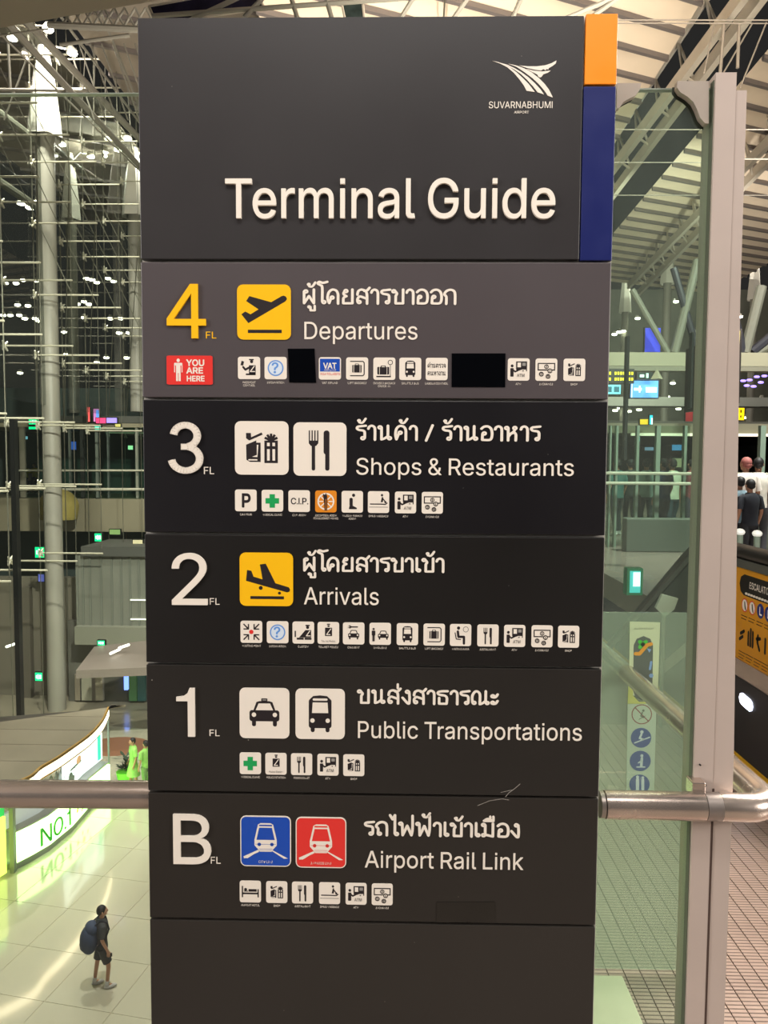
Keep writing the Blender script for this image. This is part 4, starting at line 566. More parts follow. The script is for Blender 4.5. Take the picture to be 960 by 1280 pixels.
# tape patches, chips and scratches
TAPE = mat('black_tape', (4, 5, 8), .22, bump=.15, scale=60, spec=.25)
def quadp(name, pts, m, p, t=.0011, label=None): flat(name, [(m, [[ccw([(P(x, y, D).x, P(x, y, D).z) for x, y in pts])]])], p, D, t, label=label)
quadp('tape_patch', [(359.8, 436), (393.2, 435.8), (395.3, 478.5), (361.6, 478)], TAPE, rows[0], label='square of glossy black tape')
quadp('tape_patch', [(564.7, 441.8), (631.8, 441.8), (631.4, 484), (564.4, 483.8)], TAPE, rows[0], label='oblong of glossy black tape')
quadp('tape_patch', [(545.8, 1127.6), (618.6, 1127.4), (618.2, 1152.6), (545.6, 1152.6)], mat('dark_film', (34, 31, 27), .3, var=.1), rows[4], label='dull dark film patch')
SCR = mat('scratch', (150, 144, 136), .6)
def scr(pts, wpx, p):
    w_ = wpx*D/961; flat('scratch', [(SCR, [stroke([(P(x, y, D).x, P(x, y, D).z) for x, y in pts], w_)])], p, D, .0002)
scr([(650, 980), (643, 986), (636, 991), (632, 996)], .7, rows[3]); scr([(597, 1007), (612, 1001), (628, 998.5), (636, 1000)], .6, rows[4]); scr([(626, 990.5), (640, 987.5)], .5, rows[3])
for x, y, r_ in [(612, 132, 0), (579, 610, 2), (590, 868, 4), (685, 568, 2), (636, 732, 3), (190, 850, 4), (573, 1121, 5), (481, 1252, 6), (355, 1263, 6), (518, 1178, 6), (310.5, 925, 4), (652, 70, 0), (215, 108, 0)]:
    p = P(x, y, D); flat('speck', [(SCR, [circ(p.x, p.z, .0006 if r_ != 4 else .0011, 6)])], [hd, *rows, basep][r_], D, .0002)

# ================================================================ FLOORS AND THE NEAR EDGE
EX0, EX1 = 1.80, 3.05   # the opening the escalator goes down through
STEEL = mat('brushed_steel', (206, 190, 178), .24, .85, var=.10, scale=9); PAINT = mat('post_paint', (196, 180, 170), .42, .25, var=.05, scale=4)
TERR = mat('pale_stone', (176, 170, 156), .35, var=.06, scale=3)
tag(G().box((-9, -6, -.35), (9, 1.5, 0)).box((-.05, 1.5, -.35), (EX0, 80, 0)).box((EX0, 1.5, -.35), (EX1, 4.86, 0)).box((EX1, 1.5, -.35), (40, 80, 0)).box((EX0, 14, -.35), (EX1, 80, 0)).out('floor', mat('hall_floor', (134, 122, 112), .22, var=.10, scale=.7)), kind='structure')
GRV = stripes('grooved_tile', (168, 146, 134), (98, 82, 76), 1, .0165, .30, .35, .7)
fl = empty('floor_tiling', (1.5, 3, .0), kind='structure')
tl0 = G().box((0, 0, 0), (.0492, 1.197, .008), .0012).out('tile', GRV, None)
k = 0
for i in range(44):
    for j in range(3):
        if 3.0 < .46+i*.052 and j > 5: continue
        o = tl0 if k == 0 else tl0.copy()
        if k: COL.objects.link(o)
        o.parent = fl; o.location = (.46+i*.052-1.5, 1.065+j*1.2-3+(0 if j else 0), .0005); k += 1
tag(G().box((.44, 1.9, .0085), (.70, 2.29, .03), .004).out('trim_1', mat('curb_cream', (206, 202, 176), .35, var=.04)), kind='structure')

# glass screens of the edge
GL = glass('screen_glass', (.92, .96, .93), refl_veil=.012); GL2 = glass('green_glass', (.82, .92, .85), extra=.02, refl_veil=.08)
def pane(name, x0, x1, z0, z1, y, m, label, t=.010):
    o = G().box((x0, y, z0), (x1, y+t, z1)).out(name, m, label=label, cat='glass screen'); return o
zt = P(80, 118, 1.455).z
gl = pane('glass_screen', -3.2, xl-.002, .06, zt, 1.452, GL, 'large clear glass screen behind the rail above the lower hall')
G().box((-3.2, 1.4515, zt-.0008), (xl-.002, 1.4625, zt+.0012)).out('edge', mat('glass_edge', (150, 158, 146), .3), gl)
zt2 = P(820, 112.5, 1.455).z; xg = P(887, 330, 1.43).x
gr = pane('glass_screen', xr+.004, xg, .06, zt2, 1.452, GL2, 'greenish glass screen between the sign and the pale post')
G().box((xr+.004, 1.4515, zt2-.001), (xg, 1.4625, zt2+.0016)).out('edge', mat('glass_edge', (150, 158, 146), .3), gr)
BRK = mat('bracket_paint', (172, 160, 148), .45, .2, var=.04)
def cr3(pts, Y, s=3.877, ox=740, oy=0): return [(P(ox+x/s, oy+y/s, Y).x, P(ox+x/s, oy+y/s, Y).z) for x, y in pts]
for pts, lb in (([(118, 408), (236, 408), (228, 440), (208, 468), (172, 486), (148, 500), (132, 526), (118, 530)], 'small painted corner plate on the sign side'),
                ([(410, 398), (408, 430), (424, 452), (460, 474), (488, 500), (505, 535), (520, 575), (545, 603), (562, 603), (562, 398)], 'large painted corner plate beside the post')):
    p = smooth(cr3(pts, 1.44)[:1]+cr3(pts, 1.44), 1) if 0 else cr3(pts, 1.44)
    g = G(); g.prism([(x, z) for x, z in p], 1, 1.436, 1.450); g.out('corner_plate', BRK, gr, label=lb)
    g = G(); g.prism([(x-.004, z-.004) for x, z in p], 1, 1.4506, 1.4515); g.out('dark_edge', mat('dark_edge', (36, 44, 30), .5), gr)  # dark copy of the plate outline, offset behind it

# the pale post
po = empty('glazing_post', (P(900, 330, 1.46).x, 1.46, 0), 'pale painted square post holding the glass, with a steel handrail across it', 'post')
X0, X1, X2 = P(887.5, 330, 1.43).x, P(913, 330, 1.43).x, P(926, 330, 1.432).x
ztp = P(903, 90.5, 1.43).z
G().box((X0, 1.43, 0), (X1, 1.488, ztp)).out('post_profile', PAINT, po)
g = G(); zr = P(920, 113, 1.432).z; xb = P(905, 1280, 1.432).x
g.prism([(X1+.0009, zr), (X2, zr), (X2+.001, 1.9), (P(916, 980, 1.432).x, 1.05), (xb-.001, 0), (X1+.0009, 0)], 1, 1.4315, 1.50); g.out('cover_strip', PAINT, po)
G().box((X0-.0015, 1.436, .02), (X0-.0002, 1.4505, ztp-.01)).out('dark_edge', mat('shade_green', (88, 94, 78), .5), po)  # dark strip painted for shade and glass reflection on the post's side
G().box((X1-.001, 1.4295, 0), (X1+.003, 1.4405, .99)).out('seam', mat('seam_dark', (70, 52, 44), .6), po, label='dark open seam below the rail')
g = G(); a = P(867, 992, 1.40); b = P(884, 980, 1.40); g.box((a.x, 1.405, a.z-.01), (b.x, 1.44, b.z), .002); g.out('rail_bracket', STEEL, po)
g = G(); a = P(866, 983, 1.425); b = P(883, 980.5, 1.425); g.box((a.x, 1.424, a.z), (b.x, 1.4285, b.z)); g.out('slot', mat('slot_black', (14, 11, 10), .7), po, label='torn black slot above the bracket')
for (x, y, r) in ((909, 982, .0055), (875, 956, .0016)):
    p = P(x, y, 1.437 if r > .004 else 1.4285); g = G(); g.tube([(p.x, p.y-.0025, p.z), (p.x, p.y+.004, p.z)], r, 12); g.out('screw', STEEL if r > .004 else mat('slot_black', (14, 11, 10), .7), po, smooth=True)
G().box((X0-.004, 1.445, 0), (X2+.004, 1.51, .006)).out('foot_plate', PAINT, po)

# handrails
RY = 1.402
a0 = P(-1250, 983, RY); a1 = P(186, 993.2, RY)
hl = empty('handrail', (a1.x, RY, 0), 'long brushed steel handrail ending at the sign edge above the lower hall', 'handrail')
G().tube([a0, a1+Vector((.012, 0, 0))], .0258, 24).out('rail_tube', STEEL, hl, smooth=True)
for x in (-2.3, -1.5):
    G().box((x, RY+.02, .72), (x+.045, RY+.046, .99), .003).box((x, RY+.02, 0), (x+.045, RY+.046, .72)).out('rail_post', PAINT, hl)
b0 = P(749, 1005.4, RY); b1 = P(905, 1008.4, RY)
hr = empty('handrail', (b0.x, RY, 0), 'short brushed steel handrail from the sign across the pale post, turning away beside the escalator', 'handrail')
cx_ = .700; zc = b1.z-.001; pts = [b1]+[Vector((cx_-.05+.05*math.sin(t), RY+.05-.05*math.cos(t), zc)) for t in [math.radians(a) for a in range(0, 91, 15)]]
c0 = P(755.5, 1005.6, RY); c1 = P(879, 1007.8, RY); c2 = P(899, 1008.2, RY)
G().tube([b0, P(754.2, 1005.5, RY)], .0245, 24).out('collar', mat('collar_steel', (170, 160, 152), .35, .8), hr, smooth=True)
G().tube([c0, c1], .0262, 24).out('rail_tube', STEEL, hr, smooth=True)
G().tube([c1+Vector((.0012, 0, 0)), c2], .0258, 24).out('sleeve', mat('sleeve_steel', (156, 146, 140), .38, .8, var=.08), hr, smooth=True, label='darker brushed sleeve')
g = G(); g.tube([c2]+pts+[Vector((cx_, 1.60, zc))], .0260, 24); g.out('rail_tube', STEEL, hr, smooth=True)
G().tube([Vector((cx_, 1.601, zc)), Vector((cx_, 1.70, zc))], .0268, 24).out('sleeve', mat('sleeve_green', (150, 148, 130), .3, .8), hr, smooth=True)
G().tube([Vector((cx_, 1.701, zc)), Vector((cx_, 4.2, zc))], .0255, 20).out('rail_tube', STEEL, hr, smooth=True)
for y in (3.0, 4.1): G().tube([(cx_, y, 0), (cx_, y, zc)], .018, 12).out('rail_post', STEEL, hr, smooth=True)

# inner green screen with the escalator stickers
HG = bpy.data.materials.new('veiled_green_glass'); HG.use_nodes = True; _nt = HG.node_tree; _b = _nt.nodes['Principled BSDF']; _b.inputs['Base Color'].default_value = s2l((206, 212, 196)); _b.inputs['Roughness'].default_value = .1  # diffuse share stands in for reflections veiling this pane
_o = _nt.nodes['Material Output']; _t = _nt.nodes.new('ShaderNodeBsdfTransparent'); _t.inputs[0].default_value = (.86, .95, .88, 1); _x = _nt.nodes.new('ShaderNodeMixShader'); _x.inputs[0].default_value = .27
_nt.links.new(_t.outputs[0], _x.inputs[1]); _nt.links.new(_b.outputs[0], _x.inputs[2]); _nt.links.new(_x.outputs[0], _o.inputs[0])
ys = 2.32; i0 = P(744, 900, ys).x; i1 = P(815, 1160, ys).x; ztop = P(800, 766, ys).z
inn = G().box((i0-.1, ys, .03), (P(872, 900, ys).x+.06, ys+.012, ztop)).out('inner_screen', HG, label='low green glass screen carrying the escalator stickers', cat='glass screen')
Ysk = ys-.001
def sq(x, y): p = P(x, y, Ysk); return (p.x, p.z)
STK = mat('sticker_cream', (226, 226, 190), .5); STY = mat('sticker_yellow', (214, 210, 120), .5); CAPS = mat('sticker_grey', (92, 96, 92), .5); CBL = mat('sticker_blue', (84, 100, 150), .5); CGR = mat('sticker_green', (70, 200, 50), .5)
COR = mat('sticker_orange', (250, 160, 30), .5); RNG = mat('sticker_ring', (150, 90, 84), .5); CW = mat('sticker_white', (214, 222, 226), .5); CLB = mat('sticker_pale_blue', (140, 170, 230), .5)
L5 = lambda x, y: sq(740+x/5.12, 760+y/5.12)
def cc(x, y, r, n=20): c = L5(x, y); k = r/5.12*Ysk/961; return circ(c[0], c[1], k, n)
flat('sticker', [(STK, [[ccw([L5(242, 86), L5(436, 92), L5(420, 560), L5(236, 560)])]]), (STY, [[ccw([L5(236, 400), L5(262, 430), L5(262, 560), L5(300, 600), L5(350, 600), L5(392, 560), L5(396, 560), L5(420, 560), L5(418, 612), L5(228, 612)])]]),
                 (CAPS, [stroke([L5(328, 240), L5(324, 530)], 124/5.12*Ysk/961)]), (CGR, [stroke([L5(306, 216), L5(344, 250)], .012), stroke([L5(344, 216), L5(306, 250)], .012), [ccw([L5(270, 482), L5(296, 455), L5(316, 485), L5(340, 500), L5(340, 552), L5(304, 552), L5(304, 490)])]]),
                 (COR, [stroke([L5(278, 292), L5(304, 292), L5(352, 236), L5(378, 230)], .011)]), (CLB, [[ccw([L5(352, 258), L5(378, 264), L5(366, 286)])], stroke([L5(378, 345), L5(370, 390)], .007), cc(378, 432, 14)]),
                 (mat('sticker_text', (120, 124, 110), .6), [tiny('AUTO START', L5(336, 0)[0], L5(0, 134)[1], .0055, 1.25)])], inn, Ysk, .0006, label='cream sticker with a grey capsule and an orange escalator arrow')
flat('sticker', [(mat('sticker_pale', (196, 206, 186), .5), [[ccw([L5(228, 614), L5(412, 614), L5(396, 1180), L5(220, 1180)])]]), (RNG, [[*ring(*L5(318, 680), 63/5.12*Ysk/961, .003, 22)], stroke([L5(274, 636), L5(362, 726)], .003)]),
                 (mat('sticker_text', (120, 124, 110), .6), [cc(328, 656, 8), stroke([L5(322, 668), L5(312, 690), L5(330, 700)], .004), stroke([L5(300, 712), L5(340, 690)], .002)])], inn, Ysk, .0006, label='pale sticker with a red ringed no walking mark')
flat('sticker', [(CBL, [cc(313, 830, 66)]), (CW, [cc(318, 792, 11), stroke([L5(316, 806), L5(304, 832), L5(328, 840)], .006), stroke([L5(272, 862), L5(368, 826)], .004)])], inn, Ysk, .0016, label='round blue sticker of a figure holding the handrail')
flat('sticker', [(CBL, [cc(308, 978, 68)]), (CW, [cc(318, 944, 10), stroke([L5(318, 960), L5(314, 1010)], .008), stroke([L5(286, 1016), L5(336, 1016)], .004), stroke([L5(296, 990), L5(314, 976)], .004)])], inn, Ysk, .0016, label='round blue sticker of a standing figure')
flat('sticker', [(CBL, [cc(303, 1128, 66)]), (CW, [cc(290, 1080, 10), stroke([L5(290, 1096), L5(290, 1160)], .010), cc(324, 1084, 9), stroke([L5(324, 1098), L5(324, 1160)], .009)])], inn, Ysk, .0016, label='round blue sticker of two people side by side')

# ================================================================ THE ESCALATOR
EX = 1.84; BLK = mat('escalator_black', (30, 30, 34), .35, .2); RUB = mat('handrail_rubber', (24, 22, 20), .4)
es = empty('escalator', (EX+.5, 4.2, 0), 'escalator end with black handrail, orange safety board and lit oval in its black skirt', 'escalator')
def eprof(x0, x1, z0, z1, y0=2.9, y1=8.5): return G().box((x0, y0, z0), (x1, y1, z1), .006)
YK, SL = 4.75, math.tan(math.radians(30))   # where the flat run ends, and the slope beyond
def side(x0, x1, z0, z1, y0=2.9, far=12.0, name='', m=None, **kw):
    d = (far-YK)*SL
    return G().prism([(y0, z0), (YK, z0), (far, z0-d), (far, z1-d), (YK, z1), (y0, z1)], 0, x0, x1).out(name, m, es, **kw)
side(EX, EX+.06, .02, .46, name='skirt', m=BLK); side(EX+.004, EX+.05, .462, .555, name='steel_strip', m=STEEL)
side(EX+.002, EX+.03, .556, 1.052, YK-.14, name='side_cladding', m=mat('cladding_dark', (58, 66, 62), .4, .3))
G().box((EX, 3.2, .56), (EX+.03, 4.60, 1.052), .004).out('safety_board', mat('board_orange', (214, 146, 16), .45, var=.03), es, label='orange yellow safety board'); eb = es.children[-1]
side(EX-.006, EX+.06, 1.056, 1.10, name='deck_strip', m=mat('deck_grey', (96, 98, 92), .4, .4))
dz = (12-YK)*SL
g = G(); g.tube([(EX+.03, 12, 1.135-dz), (EX+.03, YK+.25, 1.135-.25*SL), (EX+.03, YK, 1.125), (EX+.03, YK-.3, 1.135), (EX+.03, 3.3, 1.135), (EX+.03, 3.02, 1.12), (EX+.03, 2.82, 1.02), (EX+.03, 2.76, .84), (EX+.03, 2.86, .66), (EX+.03, 3.0, .58)], .042, 12); g.out('handrail_belt', RUB, es, smooth=True)
g = G(); g.tube([(EX+1.1, 12, 1.135-dz), (EX+1.1, YK, 1.135), (EX+1.1, 3.6, 1.135), (EX+1.1, 3.3, 1.0)], .042, 12); g.out('handrail_belt', RUB, es, smooth=True)
G().box((EX+.07, 3.0, .0), (EX+1.06, YK, .03)).out('landing_plate', STEEL, es)
side(EX+1.07, EX+1.13, .02, 1.08, 3.6, name='far_balustrade', m=BLK)
for i in range(22):
    y = YK+.1+i*.30; z = -i*.30*SL
    G().box((EX+.07, y, z-.2), (EX+1.06, y+.34, z)).out('step', mat('step_grey', (70, 70, 68), .4, .6), es)
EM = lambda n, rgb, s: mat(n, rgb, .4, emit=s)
ez = lambda px, py: (lambda Y: (Y, EYE.z-0))(0)
def on_es(px, py):
    d = FW + RT*((px-480)/FPX) + UP*((640-py)/FPX); t = (EX-.001)/d.x; p = EYE+d*t; return (-p.y, p.z)
t3 = lambda x, z, o: (EX-o, -x, z)
ov = on_es(932.5, 877.5)
flat('oval_light', [(EM('oval_glow', (226, 232, 255), 7), [stroke([(ov[0]-.045, ov[1]+.004), (ov[0]+.045, ov[1]-.004)], .062)])], es, 0, .004, to3=t3, label='glowing white oval lamp')
pl = on_es(924.5, 729); gl_, wd = text('ESCALATOR SAFETY', .02)
tx = on_es(936.5, 734.5)
circles = []
for i, (px, py) in enumerate([(931, 756.5), (940.3, 760), (950.6, 764), (960.5, 768)]):
    c = on_es(px, py); circles.append((c, i))
flat('board_print', [(mat('board_black', (20, 18, 16), .5), [stroke([(pl[0]+.055, pl[1]), (pl[0]+.62, pl[1])], .112)]),
     (WHITE, [xf(q, .40/wd, .034, tx[0], tx[1]-.004) for q in gl_]+[stroke([(tx[0]-.04+.03*k, tx[1]-.038), (tx[0]-.022+.03*k, tx[1]-.036)], .012) for k in range(15)]),
     (WHITE, [circ(c[0], c[1], .037, 18) for c, i in circles if i < 2]), (mat('board_blue', (20, 40, 120), .5), [circ(c[0], c[1], .038, 18) for c, i in circles if i > 1]),
     (RED, [ring(c[0], c[1], .034, .006, 18) for c, i in circles if i < 2]), (WHITE, [stroke([(c[0]-.006, c[1]+.018), (c[0]-.006, c[1]-.018), (c[0]+.014, c[1]-.018)], .008) for c, i in circles if i > 1]),
     (mat('board_black', (20, 18, 16), .5), [stroke([(c[0], c[1]+.016), (c[0]+.004, c[1]-.004), (c[0]+.012, c[1]-.02)], .010) for c, i in circles if i < 2]
      + [stroke([(c[0]-.035, c[1]-.058-.016*j), (c[0]+.035-.012*j, c[1]-.058-.016*j)], .004) for c, i in circles for j in (0, 1)]
      + [stroke([(c[0]-.05, c[1]-.255-.016*j), (c[0]+.03-.012*j, c[1]-.255-.016*j)], .004) for c, i in circles for j in (0, 1, 2)]
      + [stroke(p, .018) for c, i in circles for p in {0: [[(c[0]-.045, c[1]-.19), (c[0]-.01, c[1]-.17)], [(c[0]-.035, c[1]-.158), (c[0]+.005, c[1]-.138)]], 1: [[(c[0]-.03, c[1]-.2), (c[0]-.03, c[1]-.135)], [(c[0]-.005, c[1]-.2), (c[0]-.005, c[1]-.115)], [(c[0]+.02, c[1]-.2), (c[0]+.02, c[1]-.125)]],
                                              2: [[(c[0]-.015, c[1]-.13), (c[0]-.02, c[1]-.165), (c[0]+.005, c[1]-.2)], [(c[0]-.03, c[1]-.15), (c[0]+.01, c[1]-.14)]], 3: [[(c[0]-.02, c[1]-.13), (c[0]-.02, c[1]-.2)]]}[i]])], eb, 0, .001, to3=t3)
G().box((EX-.003, 3.2, .02), (EX-.0005, 8.0, .05)).out('warning_line', mat('line_yellow', (214, 160, 20), .5), es, label='yellow line along the skirt foot')

ORD = 'first second third fourth fifth sixth seventh eighth ninth tenth eleventh twelfth'.split()
# ================================================================ PEOPLE
SKIN = mat('skin', (196, 146, 116), .55); SKIN2 = mat('skin_tan', (170, 122, 96), .55); HAIR = mat('hair_black', (26, 22, 22), .6)
def skin_mesh(name, joints, edges, root, m, parent, sub=1):
    me = bpy.data.meshes.new('tmp'); me.from_pydata([j[0] for j in joints], edges, [])
    o = bpy.data.objects.new('tmp', me); COL.objects.link(o); md = o.modifiers.new('s', 'SKIN'); md.use_smooth_shade = True
    if not me.skin_vertices: me.attributes.new('s', 'FLOAT', 'POINT')
    for i, j in enumerate(joints):
        sv = me.skin_vertices[0].data[i]; r = j[1]; sv.radius = r if isinstance(r, tuple) else (r, r); sv.use_root = (i == root)
    if sub: sb = o.modifiers.new('b', 'SUBSURF'); sb.levels = sub; sb.render_levels = sub
    bpy.context.view_layer.update(); dg = bpy.context.evaluated_depsgraph_get()
    nm = bpy.data.meshes.new_from_object(o.evaluated_get(dg), depsgraph=dg); bpy.data.objects.remove(o)
    nm.materials.clear(); nm.materials.append(m); n = bpy.data.objects.new(name, nm); COL.objects.link(n); n.parent = parent; return n
def person(loc, rot, label, top=(60, 66, 76), legs=(50, 54, 60), skin=SKIN, hairm=None, shorts=False, long_sleeves=False, stride=.06, pack=None, shoes=(200, 196, 190), scale=1.0, fine=False, group=None, skirt=False, holding=False):
    r = empty('person', (0, 0, 0), label, 'person', group); hairm = hairm or HAIR
    f, h = .0, stride
    J = [((0, 0, .93), .11), ((0, -.01, 1.12), (.125, .095)), ((0, 0, 1.32), (.14, .10)), ((0, .005, 1.445), .05), ((0, .02, 1.53), .05), ((0, .035, 1.60), (.074, .085)), ((0, .03, 1.67), (.062, .08)),
         ((.10, 0, .88), .085), ((.11, h+.02, .50), .052), ((.115, h-.02, .09), .036), ((.125, h+.11, .045), .032),
         ((-.10, 0, .88), .085), ((-.11, -h+.02, .50), .052), ((-.115, -h-.04, .09), .036), ((-.125, -h+.09, .045), .032),
         ((.185, 0, 1.39), .052), ((.24, -.02, 1.13), .040), ((.245, .08, .90), .028), ((.245, .10, .84), (.034, .018)),
         ((-.185, 0, 1.39), .052), ((-.24, -.03, 1.13), .040), ((-.25, .05, .90), .028), ((-.25, .07, .84), (.034, .018))]
    E = [(0, 1), (1, 2), (2, 3), (3, 4), (4, 5), (5, 6), (0, 7), (7, 8), (8, 9), (9, 10), (0, 11), (11, 12), (12, 13), (13, 14), (2, 15), (15, 16), (16, 17), (17, 18), (2, 19), (19, 20), (20, 21), (21, 22)]
    for s, hi in ((1, 18), (-1, 22)):
        c = J[hi][0]
        for k, (dy, L) in enumerate([(-.027, .055), (-.009, .07), (.009, .074), (.027, .062)]):
            n = len(J); J += [((c[0], c[1]+dy, c[2]-.03), .009), ((c[0]-s*.008, c[1]+dy*1.1+.008, c[2]-.03-L), .007)]; E += [(hi, n), (n, n+1)]
        n = len(J); J += [((c[0]-s*.012, c[1]+.036, c[2]+.005), .010), ((c[0]-s*.02, c[1]+.056, c[2]-.035), .008)]; E += [(hi, n), (n, n+1)]
    skin_mesh('body', J, E, 0, skin, r, 1)
    tm = mat('cloth_%d_%d_%d' % top, top, .85, var=.12, scale=14, bump=.3); lm = mat('cloth_%d_%d_%d' % legs, legs, .85, var=.12, scale=14)
    g = G(); g.loft([(0, -.005, .86, .165, .125), (0, -.005, .98, .155, .12), (0, -.01, 1.12, .155, .12), (0, 0, 1.28, .18, .135), (0, 0, 1.38, .19, .125), (0, -.01, 1.44, .135, .10), (0, -.005, 1.485, .085, .08)], 16)
    for s in (1, -1):
        el = (s*.24, -.025, 1.13); g.tube([(s*.13, 0, 1.40), (s*.19, 0, 1.375), (s*.222, -.012, 1.24)]+([el, (s*.247, .06, .93)] if long_sleeves else [(s*.236, -.02, 1.17)]), [.07, .072, .068]+([.055, .042] if long_sleeves else [.066]), 12)
    g.out('shirt', tm, r, smooth=True)
    g = G()
    if skirt: g.loft([(0, 0, .94, .15, .12), (0, 0, .75, .2, .17), (0, 0, .48, .26, .23)], 14); g.out('skirt', tm, r, smooth=True)
    else:
        g.loft([(0, 0, .98, .145, .115), (0, 0, .90, .165, .125), (0, 0, .84, .165, .12), (0, 0, .80, .12, .10)], 14)
        for s in (1, -1):
            a = (s*.088, 0, .88); kx = (s*.112, s*h+.02, .50)
            if shorts: g.tube([a, (s*.105, s*h*.5+.01, .68), (s*.11, s*h*.8+.015, .575)], [.098, .098, .092], 12)
            else: g.tube([a, (s*.105, s*h*.5, .68), kx, (s*.116, s*h-.03, .12)], [.098, .088, .066, .055], 12)
        g.out('shorts' if shorts else 'trousers', lm, r, smooth=True)
    sh = mat('shoes_%d' % shoes[0], shoes, .5)
    for s, y in ((1, h), (-1, -h-.02)):
        g = G(); g.ball((s*.12, y+.045, .045), .1, (.5, 1.35, .45), 10, 6); g.ball((s*.117, y-.02, .085), .05, (1, 1, .9), 8, 5); g.out('shoe', sh, r, smooth=True)
        if shorts: g = G(); g.tube([(s*.116, y-.02, .10), (s*.115, y-.012, .17)], [.046, .044], 10); g.out('sock', mat('sock_white', (216, 214, 208), .8), r, smooth=True)
    g = G(); g.ball((0, .005, 1.655), .1, (.86, 1.0, .98), 12, 8); g.ball((0, -.03, 1.61), .08, (.90, .8, .75), 10, 6); g.out('hair', hairm, r, smooth=True)
    g = G(); g.ball((0, .052, 1.625), .078, (.88, .95, 1.12), 12, 8); g.ball((0, .13, 1.612), .014, (.8, 1, 1.4), 6, 5); g.ball((0, .085, 1.555), .04, (1, .9, .8), 8, 5)
    for s in (1, -1): g.ball((s*.083, .015, 1.615), .02, (.4, .9, 1.3), 6, 5)
    g.out('face', skin, r, smooth=True)
    if fine:
        for s in (1, -1): g = G(); g.ball((s*.03, .122, 1.635), .009, (1.2, .5, .8), 6, 4); g.out('eye', mat('eye_dark', (30, 24, 22), .3), r)
        g = G(); g.ball((0, .124, 1.578), .02, (1.1, .4, .3), 8, 4); g.out('mouth', mat('lips', (150, 84, 76), .5), r)
    if pack:
        pm = mat('backpack_blue', pack, .8, var=.15, scale=12, bump=.4); g = G()
        g.ball((0, -.245, 1.08), .26, (.80, .70, 1.15), 14, 10); g.ball((0, -.19, 1.30), .17, (1.05, .85, .95), 12, 8); b = g.out('backpack', pm, r, smooth=True)
        g = G(); g.ball((0, -.36, 1.0), .14, (.95, .5, .9), 10, 6); g.out('pocket', pm, b, smooth=True)
        for s in (1, -1): g = G(); g.tube([(s*.10, -.14, 1.40), (s*.11, -.03, 1.475), (s*.12, .10, 1.42), (s*.13, .135, 1.28), (s*.15, .04, 1.05), (s*.14, -.12, .98)], .018, 6); g.out('strap', mat('strap_dark', (34, 38, 46), .8), b, smooth=True)
    if holding: g = G(); g.box((.235, .135, .745), (.25, .175, .82), .003); g.out('phone', mat('phone_black', (18, 18, 22), .3), r)
    r.location = loc; r.rotation_euler = (0, 0, rot); r.scale = (scale,)*3; return r

ZL = -9.3
mp = PZ(128, 1233, ZL)
man = person((mp.x, mp.y, ZL), math.radians(-62), 'man in dark shirt and shorts with a bulging blue backpack walking across the cream floor', (56, 58, 60), (62, 64, 66), SKIN, shorts=True, stride=.10, pack=(52, 64, 88), fine=True, holding=True)

# ================================================================ LOWER HALL
CREAM = mat('cream_tile', (206, 200, 176), .15, var=.03, scale=.25, coat=1.0, spec=.8)
lf = tag(G().box((-60, 1.6, ZL-.4), (-.06, 60, ZL-.012)).out('floor.001', mat('joint_cream', (190, 182, 150), .3)), kind='structure')
lt = empty('floor_tiling.001', (-8, 18, ZL-.012), kind='structure'); lt.rotation_euler = (0, 0, math.radians(-11))
t0 = None; TS = 1.5
for i in range(-5, 8):
    for j in range(-5, 8):
        if t0 is None: t0 = G().box((.006, .006, 0), (TS-.006, TS-.006, .012)).out('tile', CREAM, None); o = t0
        else: o = t0.copy(); COL.objects.link(o)
        o.parent = lt; o.location = (i*TS, j*TS, 0)
tag(G().box((-60, 30.2, ZL-.011), (-.06, 60, ZL-.002)).out('floor.002', mat('far_lower_floor', (150, 142, 122), .2, var=.1, scale=.5)), kind='structure')

# round shop on the lower floor
K = empty('kiosk', (-11, 22, ZL), 'round flat roofed shop with a glowing edge band and white number one counter sign', 'shop')
ZR = -6.35
base = [(-11.9, 18.0), (-11.3, 19.6)]+[tuple(PZ(x, y, ZL).xy) for x, y in ((20, 1087), (41, 1076), (62, 1063.5), (90, 1040), (113.5, 1012.5), (137, 991))]
edge = smooth([(-10.9, 16.6), (-10.2, 17.6)]+[tuple(PZ(x, y, ZR).xy) for x, y in ((31, 974), (52, 959), (73, 946.5), (94, 932), (114.6, 916.5), (129, 900), (136.5, 884))], 5)
def strip(pts, z0, z1, th, name, m, par, **kw):
    """upright band that follows a line in plan, with thickness to the inside"""
    g = G(); n = len(pts); v = []
    for i, p in enumerate(pts):
        a = Vector(pts[max(0, i-1)]); b = Vector(pts[min(n-1, i+1)]); t = (b-a).normalized(); nx = Vector((-t.y, t.x))
        for off, z in ((0, z0), (0, z1), (th, z1), (th, z0)): q = Vector(p)+nx*off; v.append((q.x, q.y, z))
    f = [(4*i+a, 4*i+4+a, 4*i+4+(a+1) % 4, 4*i+(a+1) % 4) for i in range(n-1) for a in range(4)]+[(0, 1, 2, 3), (4*n-1, 4*n-2, 4*n-3, 4*n-4)]
    g.add(v, f); return g.out(name, m, par, **kw)
RF = mat('roof_taupe', (132, 122, 104), .5, var=.12, scale=.6)
ys_ = [17.2, 18.6, 19.8, 21.0, 22.2, 23.4, 24.6]
def ex(y):
    for (xa, ya), (xb, yb) in zip(edge, edge[1:]):
        if ya <= y <= yb: return xa+(xb-xa)*(y-ya)/(yb-ya)
    return edge[-1][0]
TX, TY = edge[-1]   # the far tip of the roof
